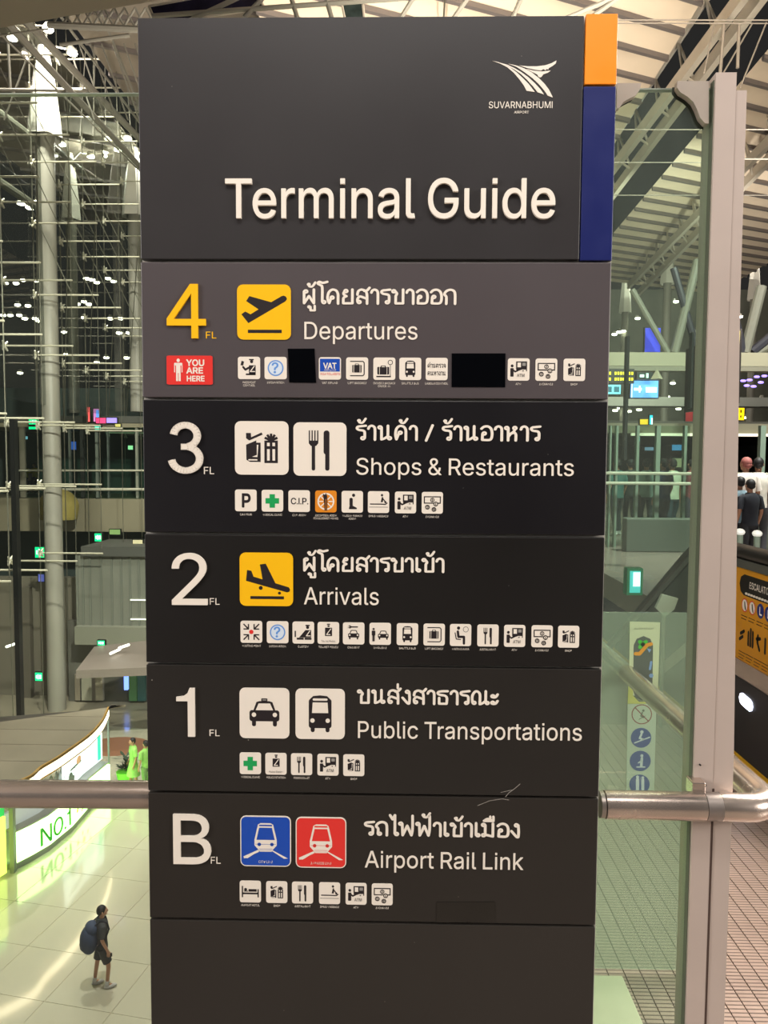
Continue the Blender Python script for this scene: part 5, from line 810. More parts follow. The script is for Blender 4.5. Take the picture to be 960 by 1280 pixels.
for a, b in zip(ys_, ys_[1:]+[TY]):
    seg = [(x, y) for x, y in edge if a < y < b]; L = [(ex(a+.012), a+.012)]+seg+[(ex(b-.012), b-.012)]
    if b < 22: tail = [(-17, b-.012), (-17, a+.012)]
    else: tail = [(max(-17, TX+(b-TY)/.55), b-.012), (max(-17, TX+(a-TY)/.55), a+.012)]
    G().prism(L+tail, 2, ZR-.05, ZR).out('roof_panel', RF, K)
G().prism([(x-.03, y) for x, y in edge]+[(-14.0, 23.0), (-17, 21.4), (-17, 17.2)], 2, ZR-.12, ZR-.052).out('roof_deck', mat('roof_dark', (60, 54, 46), .6), K)
strip(edge, ZR-.06, ZR+.02, .05, 'gold_trim', mat('gold_trim', (206, 160, 84), .35, .5), K)
strip([(x-.01, y) for x, y in edge], ZR-.29, ZR-.07, .05, 'light_band', EM('band_glow', (255, 232, 196), 5.5), K, label='glowing warm white edge band')
strip([(x-.02, y) for x, y in edge], ZR-.34, ZR-.295, .05, 'gold_trim', mat('gold_trim', (206, 160, 84), .35, .5), K)
WP = mat('kiosk_grey', (150, 156, 146), .4, .3)
strip(base, ZL, ZL+.16, .12, 'plinth', WP, K)
def along(pts, s):
    for (xa, ya), (xb, yb) in zip(pts, pts[1:]):
        L = math.hypot(xb-xa, yb-ya); t = Vector(((xb-xa)/L, (yb-ya)/L))
        if s <= L: return Vector((xa, ya))+t*s, Vector((t.y, -t.x))
        s -= L
    return Vector(pts[-1]), Vector((t.y, -t.x))
bs = base[2:]
def onband(x, z, o): p, n = along(bs, x); return (p.x+n.x*o, p.y+n.y*o, z)
lime = EM('sign_glow', (206, 255, 160), 6.0)
sb = strip([(x+.02, y+.02) for x, y in bs], ZL+.18, ZL+.96, .10, 'counter_sign', lime, K, label='glowing white counter sign with green lettering')
gtx, wd = text('NO.1', .0)
flat('lettering', [(EM('letter_green', (24, 150, 30), .6), [xf(q, 1.5/wd, .50, .72, ZL+.28) for q in gtx]),
                   (EM('dot_yellow', (226, 214, 60), .9), [circ(2.55, ZL+.5, .07), circ(3.0, ZL+.62, .1), circ(3.3, ZL+.5, .06), circ(2.9, ZL+.36, .05)]), (EM('dot_green', (120, 190, 40), .7), [circ(2.45, ZL+.74, .07), circ(2.8, ZL+.84, .06), circ(3.5, ZL+.8, .07)])], sb, 0, .045, to3=onband)
strip([(x-.02, y) for x, y in bs], ZL+1.0, ZL+1.06, .6, 'counter_top', mat('counter_grey', (170, 170, 166), .3), K)
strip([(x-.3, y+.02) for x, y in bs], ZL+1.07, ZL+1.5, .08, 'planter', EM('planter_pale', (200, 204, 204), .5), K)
for i in range(9):
    p, n = along(bs, .25+i*.34); g = G()
    for j in range(5):
        a = j*1.26+i; g.add([(p.x-.34, p.y, ZL+1.5), (p.x-.34+.16*math.cos(a), p.y+.16*math.sin(a), ZL+1.62), (p.x-.34+.10*math.cos(a+.4), p.y+.12*math.sin(a+.4), ZL+1.86), (p.x-.34+.03, p.y+.02, ZL+1.6)], [(0, 1, 2, 3)])
    g.out('silver_plant', mat('leaf_silver', (190, 196, 196), .5), K)
pw = [(x-.22, y) for x, y in base[5:]]
ps = strip(pw, ZL+1.15, ZR-.62, .05, 'poster_wall', EM('poster_glow', (238, 246, 246), 1.6), K, label='glowing white poster wall')
PL = sum(math.dist(a, b) for a, b in zip(pw, pw[1:]))
def onpw(x, z, o): p, n = along(pw, x); return (p.x+n.x*o, p.y+n.y*o, z)
flat('poster_print', [(EM('print_grey', (110, 114, 112), .4), [rrect(.3, ZL+2.0, 1.1, ZL+2.12, .02), circ(.5, ZL+1.45, .14), circ(.68, ZL+1.35, .09), circ(1.2, ZL+2.0, .10), rrect(.5, ZL+1.62, 1.3, ZL+1.68, .02)]), (EM('print_peach', (226, 170, 130), .6), [circ(1.1, ZL+1.75, .18, 14, .12)]), (EM('print_aqua', (60, 226, 180), 1.2), [rect(PL-.34, ZL+1.2, PL-.12, ZL+2.0)])], ps, 0, .01, to3=onpw)
for (x, y, w_) in ((base[2][0]-.02, base[2][1]-.12, .07), (base[-1][0]-.02, base[-1][1]+.02, .03), (-11.5, 19.0, .1)): G().box((x-w_*.6, y-w_, ZL), (x+w_, y+w_, ZR-.12)).out('column', WP, K)
bx = [(-12.1, 17.2), (base[2][0]-.62, base[2][1]-2.2), (base[2][0]-.32, base[2][1]-1.1), (base[2][0]-.10, base[2][1]-.34)]
sb2 = strip([(x+.03, y) for x, y in bx], ZL+.1, ZL+1.62, .12, 'light_box', EM('box_glow', (214, 240, 96), 2.2), K, label='yellow green light box')
def onbx(x, z, o): p, n = along(bx, x); return (p.x+n.x*o, p.y+n.y*o, z)
g1, wd = text('NO.1', .02)
flat('lettering', [(EM('letter_green', (24, 150, 30), .6), [xf(q, 1.25/wd, .40, 1.72, ZL+.98) for q in g1]+[stroke([(2.3, ZL+.8-.13*j), (2.9, ZL+.8-.13*j)], .05) for j in (0, 1)])], sb2, 0, .03, to3=onbx)
strip(bx, ZL+1.66, ZL+1.95, .1, 'light_box', EM('box_green', (40, 200, 90), 1.0), K, label='green upper light box')
G().box((-14.5, 20.5, ZL), (-12.0, 22.0, ZR-.13)).out('inner_wall', mat('kiosk_inner', (120, 118, 108), .6), K)

# people and bushes beyond the shop
for (px, py, lb, rot, top) in ((167, 986, 'woman in a lime green dress standing beyond the round shop', 2.2, (160, 214, 110)), (183, 990, 'person in a lime green jacket at the sign edge beyond the shop', 1.0, (150, 204, 100))):
    p = PZ(px, py, ZL); person((p.x, p.y, ZL), rot, lb, top, (120, 160, 90), skirt=(px == 167))
p = PZ(157, 982, ZL); pr = empty('plant_tub', (p.x, p.y, ZL), 'lime green tub of dark leafy plants between the people', 'planter')
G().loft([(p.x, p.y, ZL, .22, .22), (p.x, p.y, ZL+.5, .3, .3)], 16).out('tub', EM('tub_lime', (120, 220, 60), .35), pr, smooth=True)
g = G()
for i in range(70):
    a = random.random()*6.28; r_ = .08+.26*random.random(); z = ZL+.55+.5*random.random(); c = Vector((p.x+r_*math.cos(a), p.y+r_*math.sin(a), z)); d = Vector((math.cos(a), math.sin(a), .3))*.16; s_ = Vector((-math.sin(a), math.cos(a), .2))*.06
    g.add([c-d, c+s_, c+d, c-s_], [(0, 1, 2, 3)])
g.out('foliage', mat('leaf_dark', (44, 66, 44), .6), pr)['kind'] = 'stuff'

# far walls and storeys across the lower hall
def wbox(name, a, b, m, kind='structure', **kw): o = G().box(a, b).out(name, m, **kw); o['kind'] = kind; return o
TAUPE = mat('wall_taupe', (112, 106, 92), .6, var=.08, scale=.3); FASC = mat('fascia_beige', (136, 128, 106), .5, var=.06, scale=.4)
z_ = lambda py, Y, px=80: P(px, py, Y).z
x_ = lambda px, Y, py=700: P(px, py, Y).x
wbox('wall_back', (-60, 46, ZL), (-.1, 46.4, 6.0), mat('wall_dark', (74, 86, 82), .6, var=.2, scale=.4))
wbox('wall_lower', (x_(-60, 35), 35, ZL), (x_(95, 35), 35.4, z_(722, 35)), TAUPE)
wbox('wall_lower.001', (x_(23, 34.5), 34.6, ZL), (x_(34, 34.5), 34.9, z_(735, 34.5)), mat('pilaster', (96, 90, 78), .6))
wbox('trim_2', (x_(-60, 39), 39, z_(662, 40)), (-2, 46, z_(622, 40)), FASC)
wbox('trim_3', (x_(-60, 39), 38.9, z_(534, 39)), (-2, 46, z_(529, 39)), FASC)
wbox('ceiling_far', (-60, 39.2, z_(528, 39)), (-2, 46, z_(527, 39)+.3), mat('ceil_dark', (70, 70, 64), .7))
W1 = empty('window_1', (-16, 39, 0), kind='structure')
fx = x_(24, 39, 580)
G().box((fx, 39.1, z_(622, 39)), (-3, 39.14, z_(534, 39))).out('pane', glass('far_glass', (.72, .86, .80), extra=.02), W1)
for px, w_, c in ((22, .22, (20, 20, 18)), (28, .26, (120, 116, 100)), (87, .08, (90, 96, 88)), (103, .2, (36, 40, 36)), (121, .12, (110, 118, 108)), (135, .07, (80, 90, 84)), (171, .12, (130, 132, 118))):
    x = x_(px, 39, 580); G().box((x-w_/2, 38.98, z_(622, 39)), (x+w_/2, 39.12, z_(534, 39))).out('mullion', mat('mullion_%d' % c[0], c, .5), W1)
for py in (588.5, 612): G().tube([(fx, 38.9, z_(py, 39)), (-3, 38.9, z_(py, 39)+.1)], .05 if py < 600 else .07, 6).out('rail', mat('rail_pale', (190, 186, 166), .4), W1)
W2 = empty('window_2', (-12, 33, ZL), kind='structure')
a0x, a1x = x_(97, 33, 740), x_(190, 33, 740)
G().box((a0x, 33, z_(781, 33)), (a1x, 33.05, z_(694, 33))).out('pane', mat('milky_glass', (116, 117, 106), .35, var=.12, scale=.6), W2)
for px in (97, 104, 113, 127, 140, 152, 163, 174): G().box((x_(px, 33, 740)-.05, 32.95, z_(781, 33)), (x_(px, 33, 740)+.05, 33.0, z_(694, 33))).out('mullion', mat('mullion_soft', (106, 108, 98), .5), W2)
for py in (749.5, 773.5): G().box((x_(163, 33), 32.9, z_(py, 33)), (a1x, 32.94, z_(py-1.6, 33))).out('light_line', EM('line_glow', (240, 240, 220), 1.2), W2)
wbox('trim_4', (a0x, 32.6, z_(803, 33)), (a1x+2, 34, z_(781, 33)), mat('fascia_sage', (122, 122, 108), .5, var=.05))
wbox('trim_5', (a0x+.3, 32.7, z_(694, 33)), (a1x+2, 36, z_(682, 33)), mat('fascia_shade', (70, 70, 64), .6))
cn = G(); cn.add([PZ(95, 838, -5.9), PZ(190, 834, -5.9), PZ(190, 800, -5.9), PZ(118, 808, -5.9)], [(0, 1, 2, 3)]); v = cn.v
cn = G(); cn.add([tuple(p) for p in v]+[(p[0], p[1], p[2]-.3) for p in v], [(0, 1, 2, 3), (7, 6, 5, 4), (0, 4, 5, 1), (1, 5, 6, 2), (2, 6, 7, 3), (3, 7, 4, 0)])
cn.out('canopy', mat('canopy_mauve', (122, 110, 102), .5, var=.08), label='mauve grey flat canopy over the far shopfronts with strip lamps on it', cat='canopy')
for i, (x0, y0, x1, y1) in enumerate(((138, 817, 150, 811.5), (149, 810, 161, 806.0), (8, 808.5, 21, 804))):
    Y = 29 if i < 2 else 30; a = P(x0, y0, Y); b = P(x1, y1, Y+.6)
    g = G(); g.tube([a, b], .05, 8); o = g.out('strip_lamp', EM('tube_glow', (255, 250, 238), 3), smooth=True, label=['white strip lamp on the far canopy, nearer its middle', 'white strip lamp on the far canopy, nearer the sign', 'lone white strip lamp before the taupe wall'][i], cat='lamp')
wbox('wall_shop', (a0x-1, 34.2, ZL), (a1x+2, 34.5, -5.6), mat('shop_dark', (92, 90, 82), .4, var=.25, scale=.7))
for px, w_, c, e in ((157.5, .16, (120, 150, 255), 2.4), (166, .34, (70, 110, 70), .25), (177, .34, (50, 90, 90), .15), (110, .7, (150, 146, 128), .1), (122, .5, (160, 150, 130), .1), (98, .3, (130, 120, 104), .05)):
    x = x_(px, 34, 880); g = G().box((x-w_/2, 34.0, ZL+.1 if c[2] < 255 else ZL+.6), (x+w_/2, 34.18, z_(843, 34))); o = g.out('shop_panel', EM('shop_panel_%d' % px, c, e)); tag(o, {157: 'thin blue light column on the far shopfront', 166: 'green tinted panel beside the blue light column', 177: 'dark teal shopfront panel beside the sign', 110: 'pale shopfront panel beyond the round roof', 122: 'second pale shopfront panel beyond the round roof', 98: 'narrow brown shopfront panel beside the mast foot'}[int(px)], 'panel')
g = G(); c = PZ(146, 933, ZL+.0); g.loft([(c.x, c.y, ZL+.002, 1.3, 1.0), (c.x, c.y, ZL+.012, 1.3, 1.0)], 20); g.out('floor_patch', mat('patch_terracotta', (150, 104, 78), .5), label='round terracotta patch on the far lower floor', cat='mat')
# green exit boards and coloured screens
def board(name, px0, py0, px1, py1, Y, rgb, e, lab, cat='sign', bars=None, dark=(24, 26, 24), hang=0):
    a = P(px0, py1, Y); b = P(px1, py0, Y); r = empty(name, ((a.x+b.x)/2, Y, a.z), lab, cat)
    G().box((a.x-.03, Y+.01, a.z-.03), (b.x+.03, Y+.16, b.z+.03)).out('housing', mat('housing_%d' % dark[0], dark, .5), r)
    o = G().box((a.x, Y, a.z), (b.x, Y+.012, b.z)).out('face', EM('glow_%d_%d_%d' % rgb, rgb, e), r)
    if hang:
        for xx in (a.x+.1*(b.x-a.x), b.x-.1*(b.x-a.x)): G().tube([(xx, Y+.08, b.z), (xx, Y+.08, b.z+hang)], .015, 5).out('hanging_rod', mat('rod_dim', (150, 140, 128), .5, .3), r)
    if bars: flat('markings', [(EM('mark_%d_%d' % bars[0][:2], bars[0], bars[1]), [[ccw([(a.x+(b.x-a.x)*u, a.z+(b.z-a.z)*v) for u, v in ((u0, v0), (u1, v0), (u1, v1), (u0, v1))])] for u0, v0, u1, v1 in bars[2]])], o, Y, .01)
    return r
GX = (0, 222, 130); mk_ = ((220, 255, 240), 1.4, [(.12, .3, .28, .7), (.35, .2, .5, .8), (.58, .25, .88, .75)])
board('exit_board', 36, 524, 48, 530.5, 38.7, GX, 1.6, 'green exit board on the far concourse above a second green board', bars=mk_)
board('exit_board', 36, 533.5, 48, 536.5, 38.7, GX, .9, 'low green board right under the exit board')
board('exit_board', 44, 684, 55, 697, 36, GX, 1.6, 'green exit board beside the tall mast under the concourse', bars=mk_)
board('exit_board', 118.5, 667, 127, 676.5, 37, GX, 1.4, 'small green exit board under the concourse edge near the sign', bars=mk_)
board('exit_board', 122, 801, 130.5, 806.5, 31, GX, 1.6, 'small green exit board above the far canopy', bars=mk_)
board('exit_board', 44, 841, 52.5, 851, 33, GX, 1.6, 'small green exit board low beside the mast foot', bars=mk_)
board('screen', 118.5, 531.5, 125.5, 537, 38.6, (0, 220, 190), 1.3, 'small turquoise screen below the pink screens', 'screen')
board('screen', 108.5, 509, 112, 527, 38.6, (255, 90, 90), 1.3, 'thin upright red screen above the concourse', 'screen')
board('screen', 117, 511, 123.5, 527, 38.6, (196, 120, 180), 1.1, 'upright pink and blue screen above the concourse', 'screen', ((90, 150, 240), 1.2, [(.5, 0, 1, .9)]))
board('screen', 120, 522.5, 132, 529, 38.55, (235, 60, 110), 1.2, 'wide crimson screen above the concourse', 'screen')
board('screen', 132.3, 522.5, 146, 528.5, 38.6, (150, 130, 240), 1.2, 'wide lilac screen above the concourse', 'screen')
board('screen', 144, 530, 150.5, 533.5, 38.6, (200, 190, 110), .6, 'tiny dull yellow board beside the lilac screen', 'sign')
board('screen', 28.5, 545.5, 34.5, 549, 44, (150, 200, 226), 1.0, 'small pale blue screen behind the concourse glass', 'screen')
board('screen', 89, 552, 95, 562, 44, (70, 110, 220), .8, 'blue screen behind the concourse glass', 'screen')
board('screen', 160, 557, 166, 562, 44, (190, 255, 190), 1.4, 'pale green lamp board behind the concourse glass', 'screen')
board('screen', 48, 718, 55, 727, 34, (100, 110, 200), .5, 'small violet poster on the taupe wall', 'poster')
board('canopy_sign', 166, 675, 178, 683, 34, (200, 190, 150), .35, 'pale lit panel at the concourse underside', 'sign')
board('canopy_sign', 137, 662, 150, 668, 36, (120, 150, 90), .5, 'dull green lit panel under the concourse', 'sign')
for px, lb in ((32, 'worker in a yellow vest behind the concourse glass, nearer the black column'), (43.5, 'worker in a yellow vest behind the concourse glass, nearer the mast')):
    p = P(px, 600, 43); person((p.x, 43, z_(622, 39)), 2.9, lb, (200, 170, 30), (40, 40, 44))
# black column, and a solid dome standing in for a reflection in the glass
bc = empty('black_column', (x_(21, 26, 700), 26, ZL), 'slim black column crossing the concourse storeys', 'column')
G().box((x_(17.5, 26), 25.9, ZL), (x_(23.5, 26), 26.15, z_(524, 26))).out('shaft', mat('black_steel', (14, 14, 13), .4), bc)
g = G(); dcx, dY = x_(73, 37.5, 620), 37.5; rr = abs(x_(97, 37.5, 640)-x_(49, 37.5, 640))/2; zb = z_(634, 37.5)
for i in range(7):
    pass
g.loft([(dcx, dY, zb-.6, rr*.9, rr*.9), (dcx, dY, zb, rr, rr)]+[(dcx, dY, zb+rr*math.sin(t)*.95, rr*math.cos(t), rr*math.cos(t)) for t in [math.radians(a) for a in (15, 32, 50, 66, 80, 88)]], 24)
dm = g.out('reflection_dome', mat('reflection_olive', (146, 132, 70), .6, var=.25, scale=1.2), smooth=True, label='olive yellow dome standing in for a glass reflection before the concourse rail', cat='reflection')

# ================================================================ GLASS FACADE WITH ITS ARMS, ALONG THE LOWER HALL
FX = -15.0; RODM = mat('rod_white', (196, 190, 168), .4, .2); CBM = mat('cable_grey', (120, 118, 104), .4, .6); SPD = mat('spider_bright', (236, 232, 212), .25, .5)
fc = empty('window_3', (FX, 35, 0), kind='structure')
Ys = [24.1+2.55*k for k in range(9)]; Zs = [3.1-2.66*2+2.66*k for k in range(9)]
rod = G().tube([(0, 0, 0), (2.65, 0, 0)], .036, 6).out('arm_rod', RODM, None)
spd = G(); 
for a in (45, 135, 225, 315): spd.tube([(0, 0, 0), (.05, .24*math.cos(math.radians(a)), .24*math.sin(math.radians(a)))], [.07, .035], 5)
spd.ball((0, 0, 0), .09, (1, 1, 1), 6, 4); spd = spd.out('spider_clamp', SPD, None)
first = True
for y in Ys:
    G().tube([(FX, y, ZL), (FX, y, 21)], .022, 5).out('cable', CBM, fc)
    G().tube([(FX+2.6, y, -2), (FX+2.6, y, 21)], .014, 4).out('cable', CBM, fc)
    for i, z in enumerate(Zs):
        if z < 2.5 and y > 33: continue
        for src in (rod, spd):
            o = src if first else src.copy()
            if not first: COL.objects.link(o)
            o.parent = fc; o.location = (0, y-35, z+(.22 if i % 2 else 0))
        first = False
for i in range(7): G().tube([(FX, Ys[i], 17-.3*i), (FX+2.6, Ys[min(8, i+2)], 8)], .022, 4).out('cable', CBM, fc); G().tube([(FX+2.6, Ys[i], 12), (FX, Ys[min(8, i+2)], 3)], .02, 4).out('cable', CBM, fc)
G().box((FX-.03, 20, 4.0), (FX-.015, 46, 21)).out('pane', glass('facade_glass', (.82, .84, .82)), fc)

# ================================================================ LIGHT MASTS
MASTM = mat('mast_white', (146, 142, 130), .5, var=.05, scale=.5); LAMP = EM('lamp_glow', (255, 246, 224), 16); CONE = mat('mast_cone', (232, 226, 214), .5)
def mast(x, y, ztop, zb, r, label, n=4, lit=220, cone=True, group=None):
    m = empty('light_mast', (x, y, zb), label, 'light mast', group)
    G().tube([(x, y, zb), (x, y, ztop-3.2), (x, y, ztop-.6)], [r, r, r*.6], 16).out('pole', MASTM, m, smooth=True)
    if cone:
        g = G(); g.loft([(x, y, ztop-4.0, r*1.95, r*1.95), (x, y, ztop-3.2, r*1.75, r*1.75), (x, y, ztop-1.6, r*1.2, r*1.2), (x, y, ztop-.3, r*.55, r*.55)], 6, caps=False); g.out('reflector_cone', CONE, m, label='pale fluted cone under the lamps')
    for k in range(n):
        a = .6+2*math.pi*k/n; px, py = x+1.05*math.cos(a), y+1.05*math.sin(a); zz = ztop-.1+.25*math.sin(3*k)
        g = G(); g.tube([(x, y, ztop-.9), ((x+px)/2, (y+py)/2, ztop-.15), (px, py, zz)], .045, 6); g.out('bracket', MASTM, m, smooth=True)
        g = G(); g.tube([(px, py, zz+.12), (px+.1*math.cos(a), py+.1*math.sin(a), zz-.1)], [.13, .24], 10); f = g.out('floodlight', MASTM, m, smooth=True)
        g = G(); g.ball((px+.11*math.cos(a), py+.11*math.sin(a), zz-.13), .21, (1, 1, .5), 10, 6); g.out('lens', LAMP, f, smooth=True)
    if lit:
        l = bpy.data.lights.new('mast_lamp', 'POINT'); l.energy = lit; l.color = (1, .95, .85); l.shadow_soft_size = .06; o = bpy.data.objects.new('mast_lamp', l); COL.objects.link(o); o.location = (x+1.05*math.cos(.6), y+1.05*math.sin(.6)-.1, ztop-.55)
    return m
mast0 = mast(x_(59, 33, 300), 33, 19.2, ZL, .38, 'tallest near light mast beside the black column, four lamps on top', lit=260)
mast(x_(88, 44, 250), 44, 19.2, 4.4, .30, 'thin dim light mast standing farther off between two brighter masts', 3, 500)
mast(x_(168.5, 42.8, 300), 42.8, 19.0, 4.4, .36, 'light mast half hidden by the sign edge', 3, 1200)
mast(x_(836, 54.8, 300), 54.8, 18.2, 4.2, .27, 'light mast seen through the green glass, nearer the post', 8, 1500)
mast(x_(783, 65, 330), 65, 18.2, 4.2, .27, 'light mast seen through the green glass, nearer the sign', 8, 1500)
mast(x_(944, 60, 330), 60, 18.2, 4.2, .27, 'light mast beyond the pale post on the open side', 4, 1500)
# struts from the first mast to the facade head
for i, (y0_, x1_, y1_) in enumerate(((183, -40, 112), (265, -40, 200), (180, 104, 215))):
    a = P(55 if i < 2 else 64, y0_, 33); b = P(x1_, y1_, 31 if i < 2 else 42)
    G().tube([a, b], .17 if i < 2 else .13, 10).out('strut', MASTM, mast0, smooth=True)
# far hall lamps
fl0 = None
LAMPS = [(20, 353), (29, 349), (46, 350), (7, 353), (108, 347), (115, 348.5), (121, 352), (135, 347), (142, 350.5), (90, 377), (97, 379), (105, 376), (111, 379), (4, 393), (13, 393), (24, 393), (31, 397), (44, 397), (48, 400), (105, 396), (138, 397), (151, 397), (80, 414), (94, 414), (149, 415), (161, 415), (83, 442), (133, 446), (158, 446), (121, 452), (25, 465), (50, 489), (130, 495), (165, 493), (78, 505), (144, 514), (35, 381), (22, 380), (27, 252), (48, 251), (38, 257),
                              (774, 414), (779, 413), (768, 417), (811, 440), (842, 440), (771, 458), (776, 457), (840, 458.5), (848, 458), (865, 458), (841, 478), (831, 484), (828, 496), (834, 495), (866, 352), (867, 415), (862, 465), (769, 512), (772, 509), (786, 513), (799, 511), (848, 510), (862, 512), (810, 352), (756+46, 350), (797, 397), (810, 396), (834, 375), (845, 376), (925, 395), (932, 500), (952, 497), (930, 521)]
_rg = lambda x: 0 if x < 200 else 1 if x < 900 else 2
_rows = {}
for x, y in sorted(LAMPS, key=lambda q: (_rg(q[0]), q[1])):
    R = _rows.setdefault(_rg(x), [])
    if R and y-R[-1][0][1] <= 9: R[-1].append((x, y))
    else: R.append([(x, y)])
_lab = {}
for rg, R in _rows.items():
    for ri, row in enumerate(R):
        for ci, q in enumerate(sorted(row)): _lab[q] = 'small white lamp, %s in the %s row down, %s' % (ORD[ci], ORD[ri], ('over the lower hall', 'behind the green glass', 'beyond the post')[rg])
for i, (x, y) in enumerate(LAMPS):
    Y = 62 if x > 700 else 56
    if i >= 38 and x < 60: Y = 34
    p = P(x, y, Y+(i % 4)*1.3)
    if fl0 is None:
        fl0 = empty('hall_lamp', (0, 0, 0), 'small white lamp glowing in the dark far hall', 'lamp', 'small lamps of the far hall')
        G().tube([(0, 0, .2), (0, 0, -.02)], [.12, .22], 8).out('lamp_shade', MASTM, fl0); G().ball((0, 0, -.06), .19, (1.25, 1, .62), 8, 5).out('lens', LAMP, fl0, smooth=True); o = fl0
    else: o = copy_tree(fl0)
    o.location = p; o['label'] = _lab[(x, y)]

# ================================================================ ROOF
ZM = 15.6; MEM = mat('membrane', (226, 208, 184), .75, var=.05, scale=.6); RIB = mat('rib_grey', (120, 112, 108), .5, .2); CH = mat('chord_white', (200, 190, 174), .45, .1, var=.04)
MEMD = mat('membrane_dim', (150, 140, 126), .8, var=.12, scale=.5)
rd = Vector((.914, .407, 0))
ea, eb_ = PZ(878, 0, ZM), PZ(812, 108, ZM); ed_ = (eb_-ea).normalized()
ra = empty('ceiling', (ea.x, 20, ZM), kind='structure')
SP = 1.6
def slab(p, q, r_, s, m, par, name, bul=0):
    """a thin billowed cloth panel between four corners"""
    g = G(); n, k = 8, 3; vs = []
    for i in range(n+1):
        for j in range(k+1):
            u, v = i/n, j/k; c = (p*(1-u)+q*u)*(1-v)+(s*(1-u)+r_*u)*v; vs.append((c.x, c.y, c.z+bul*4*v*(1-v)*min(1, 8*u, 8*(1-u))))
    g.add(vs, [(i*(k+1)+j, (i+1)*(k+1)+j, (i+1)*(k+1)+j+1, i*(k+1)+j+1) for i in range(n) for j in range(k)])
    return g.out(name, m, par, smooth=True)
def bay(e0, d, L, i0, i1, par, m, sp=SP, rib=True):
    for i in range(i0, i1):
        a = e0+d*(sp*i); b = e0+d*(sp*(i+1)); slab(a+Vector((0, 0, 0)), a-rd*L, b-rd*L, b, m, par, 'membrane_panel', .18)
        if rib: g = G(); n2 = Vector((0, 0, -.16)); t = d*.09; c = a-rd*L; g.add([a-t, a+t, c+t, c-t, a-t+n2, a+t+n2, c+t+n2, c-t+n2], [(0, 1, 2, 3), (7, 6, 5, 4), (0, 4, 5, 1), (1, 5, 6, 2), (2, 6, 7, 3), (3, 7, 4, 0)]); g.out('rib', RIB, par)
bay(ea, ed_, 15, -6, 29, ra, MEM)
for off in (3.3, 8.6): a = ea-rd*off-ed_*8; G().tube([a-Vector((0, 0, .25)), a+ed_*60-Vector((0, 0, .25))], .03, 5).out('cable', CBM, ra)
# first truss on the open side
def truss(pa, pb, pc, pd, ext0, ext1, z, label, step=2.4, r=.105, zt=1.9):
    t = empty('roof_truss', (0, 0, 0)); tag(t, label, 'roof truss')
    a, b, c, d = [PZ(*q, z) for q in (pa, pb, pc, pd)]; u = (b-a).normalized(); v = (d-c).normalized(); L = (b-a).length
    A0, A1 = a-u*ext0, b+u*ext1; C0, C1 = c-v*ext0, d+v*ext1
    for p, q in ((A0, A1), (C0, C1)):
        g = G(); w_ = Vector((u.y, -u.x, 0)).normalized()*r; h = Vector((0, 0, .22)); g.add([p-w_-h, p+w_-h, q+w_-h, q-w_-h, p-w_+h, p+w_+h, q+w_+h, q-w_+h], [(3, 2, 1, 0), (4, 5, 6, 7), (0, 1, 5, 4), (1, 2, 6, 5), (2, 3, 7, 6), (3, 0, 4, 7)]); g.out('chord', CH, t)
    T0, T1 = (A0+C0)/2+Vector((0, 0, zt)), (A1+C1)/2+Vector((0, 0, zt)); G().tube([T0, T1], .14, 8).out('chord', CH, t, smooth=True)
    n = int((A1-A0).length/step)
    for i in range(n):
        f0, f1 = i/n, (i+.5)/n; p, q = A0.lerp(A1, f0), C0.lerp(C1, f0); s = T0.lerp(T1, f1)
        for e_ in (p, q): G().tube([e_, s], .055, 5).out('web_member', CH, t)
        G().tube([p, q], .05, 5).out('web_member', CH, t)
    return t
truss((924, 0), (773.5, 201), (948, 0), (776, 229), 8, 34, 14.6, 'pale double chord roof truss running overhead between the sign and the post')
# second roof bay and truss farther out
e2 = PZ(1010, 60, ZM+.4); rb = empty('ceiling.001', (e2.x, 25, ZM), kind='structure')
G()
bay(PZ(1012, 0, ZM+.3)+rd*14, ed_, 14, -3, 22, rb, MEM)
truss((960, 178), (925, 214), (960, 200), (925, 236), 6, 22, 14.6, 'roof truss beyond the pale post, lower in view')
# wide tie rods under the roof
for i, (py, Y, px0, px1, r) in enumerate(((25, 20, 770, 1000, .019), (29, 20.3, 770, 1000, .017), (162, 24, 700, 1000, .018), (199, 27, 925, 1000, .03), (244, 30, 700, 1000, .018), (203, 27, 745, 880, .016))):
    G().tube([P(px0, py, Y), P(px1, py+.2, Y)], r, 5).out('tie_rod', mat('rod_dim', (150, 140, 128), .5, .3), parent=ra)
# hanging cables between truss and ties
for i, (xa, ya, xb, yb) in enumerate(((958, 28, 925, 110), (940, 30, 905, 90), (893, 30, 880, 92), (900, 95, 905, 30), (922, 85, 924, 30))):
    Y = 21; G().tube([P(xa, ya, Y), P(xb, yb, Y)], .022 if i < 3 else .045, 5).out('hanger', mat('rod_dim', (150, 140, 128), .5, .3), parent=ra)

# roof over the lower hall: dim cloth, tubes and lattices
rc = empty('ceiling.002', (-14, 28, 18), kind='structure')
ec = PZ(150, 0, 19); d2 = (PZ(520, 560, 19)-PZ(60, 60, 19)); d2.z = 0; d2.normalize()
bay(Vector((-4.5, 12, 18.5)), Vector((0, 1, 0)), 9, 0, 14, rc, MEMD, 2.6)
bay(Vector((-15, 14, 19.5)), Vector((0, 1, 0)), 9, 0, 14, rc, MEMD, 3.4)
for i, (pa, pb, z, r) in enumerate((((50, 45), (171, 170), 15.6, .13), ((75, 100), (150, 181), 15.0, .12), ((105, 60), (172, 150), 17, .05), ((128, 20), (172, 128), 17.5, .05), ((20, 62), (120, 160), 15.2, .035))):
    a, b = PZ(*pa, z), PZ(*pb, z); u = (b-a); a = a-u*1.2; b = b+u*2.5
    G().tube([a, b], r, 8).out('roof_tube', MASTM, rc, smooth=True)
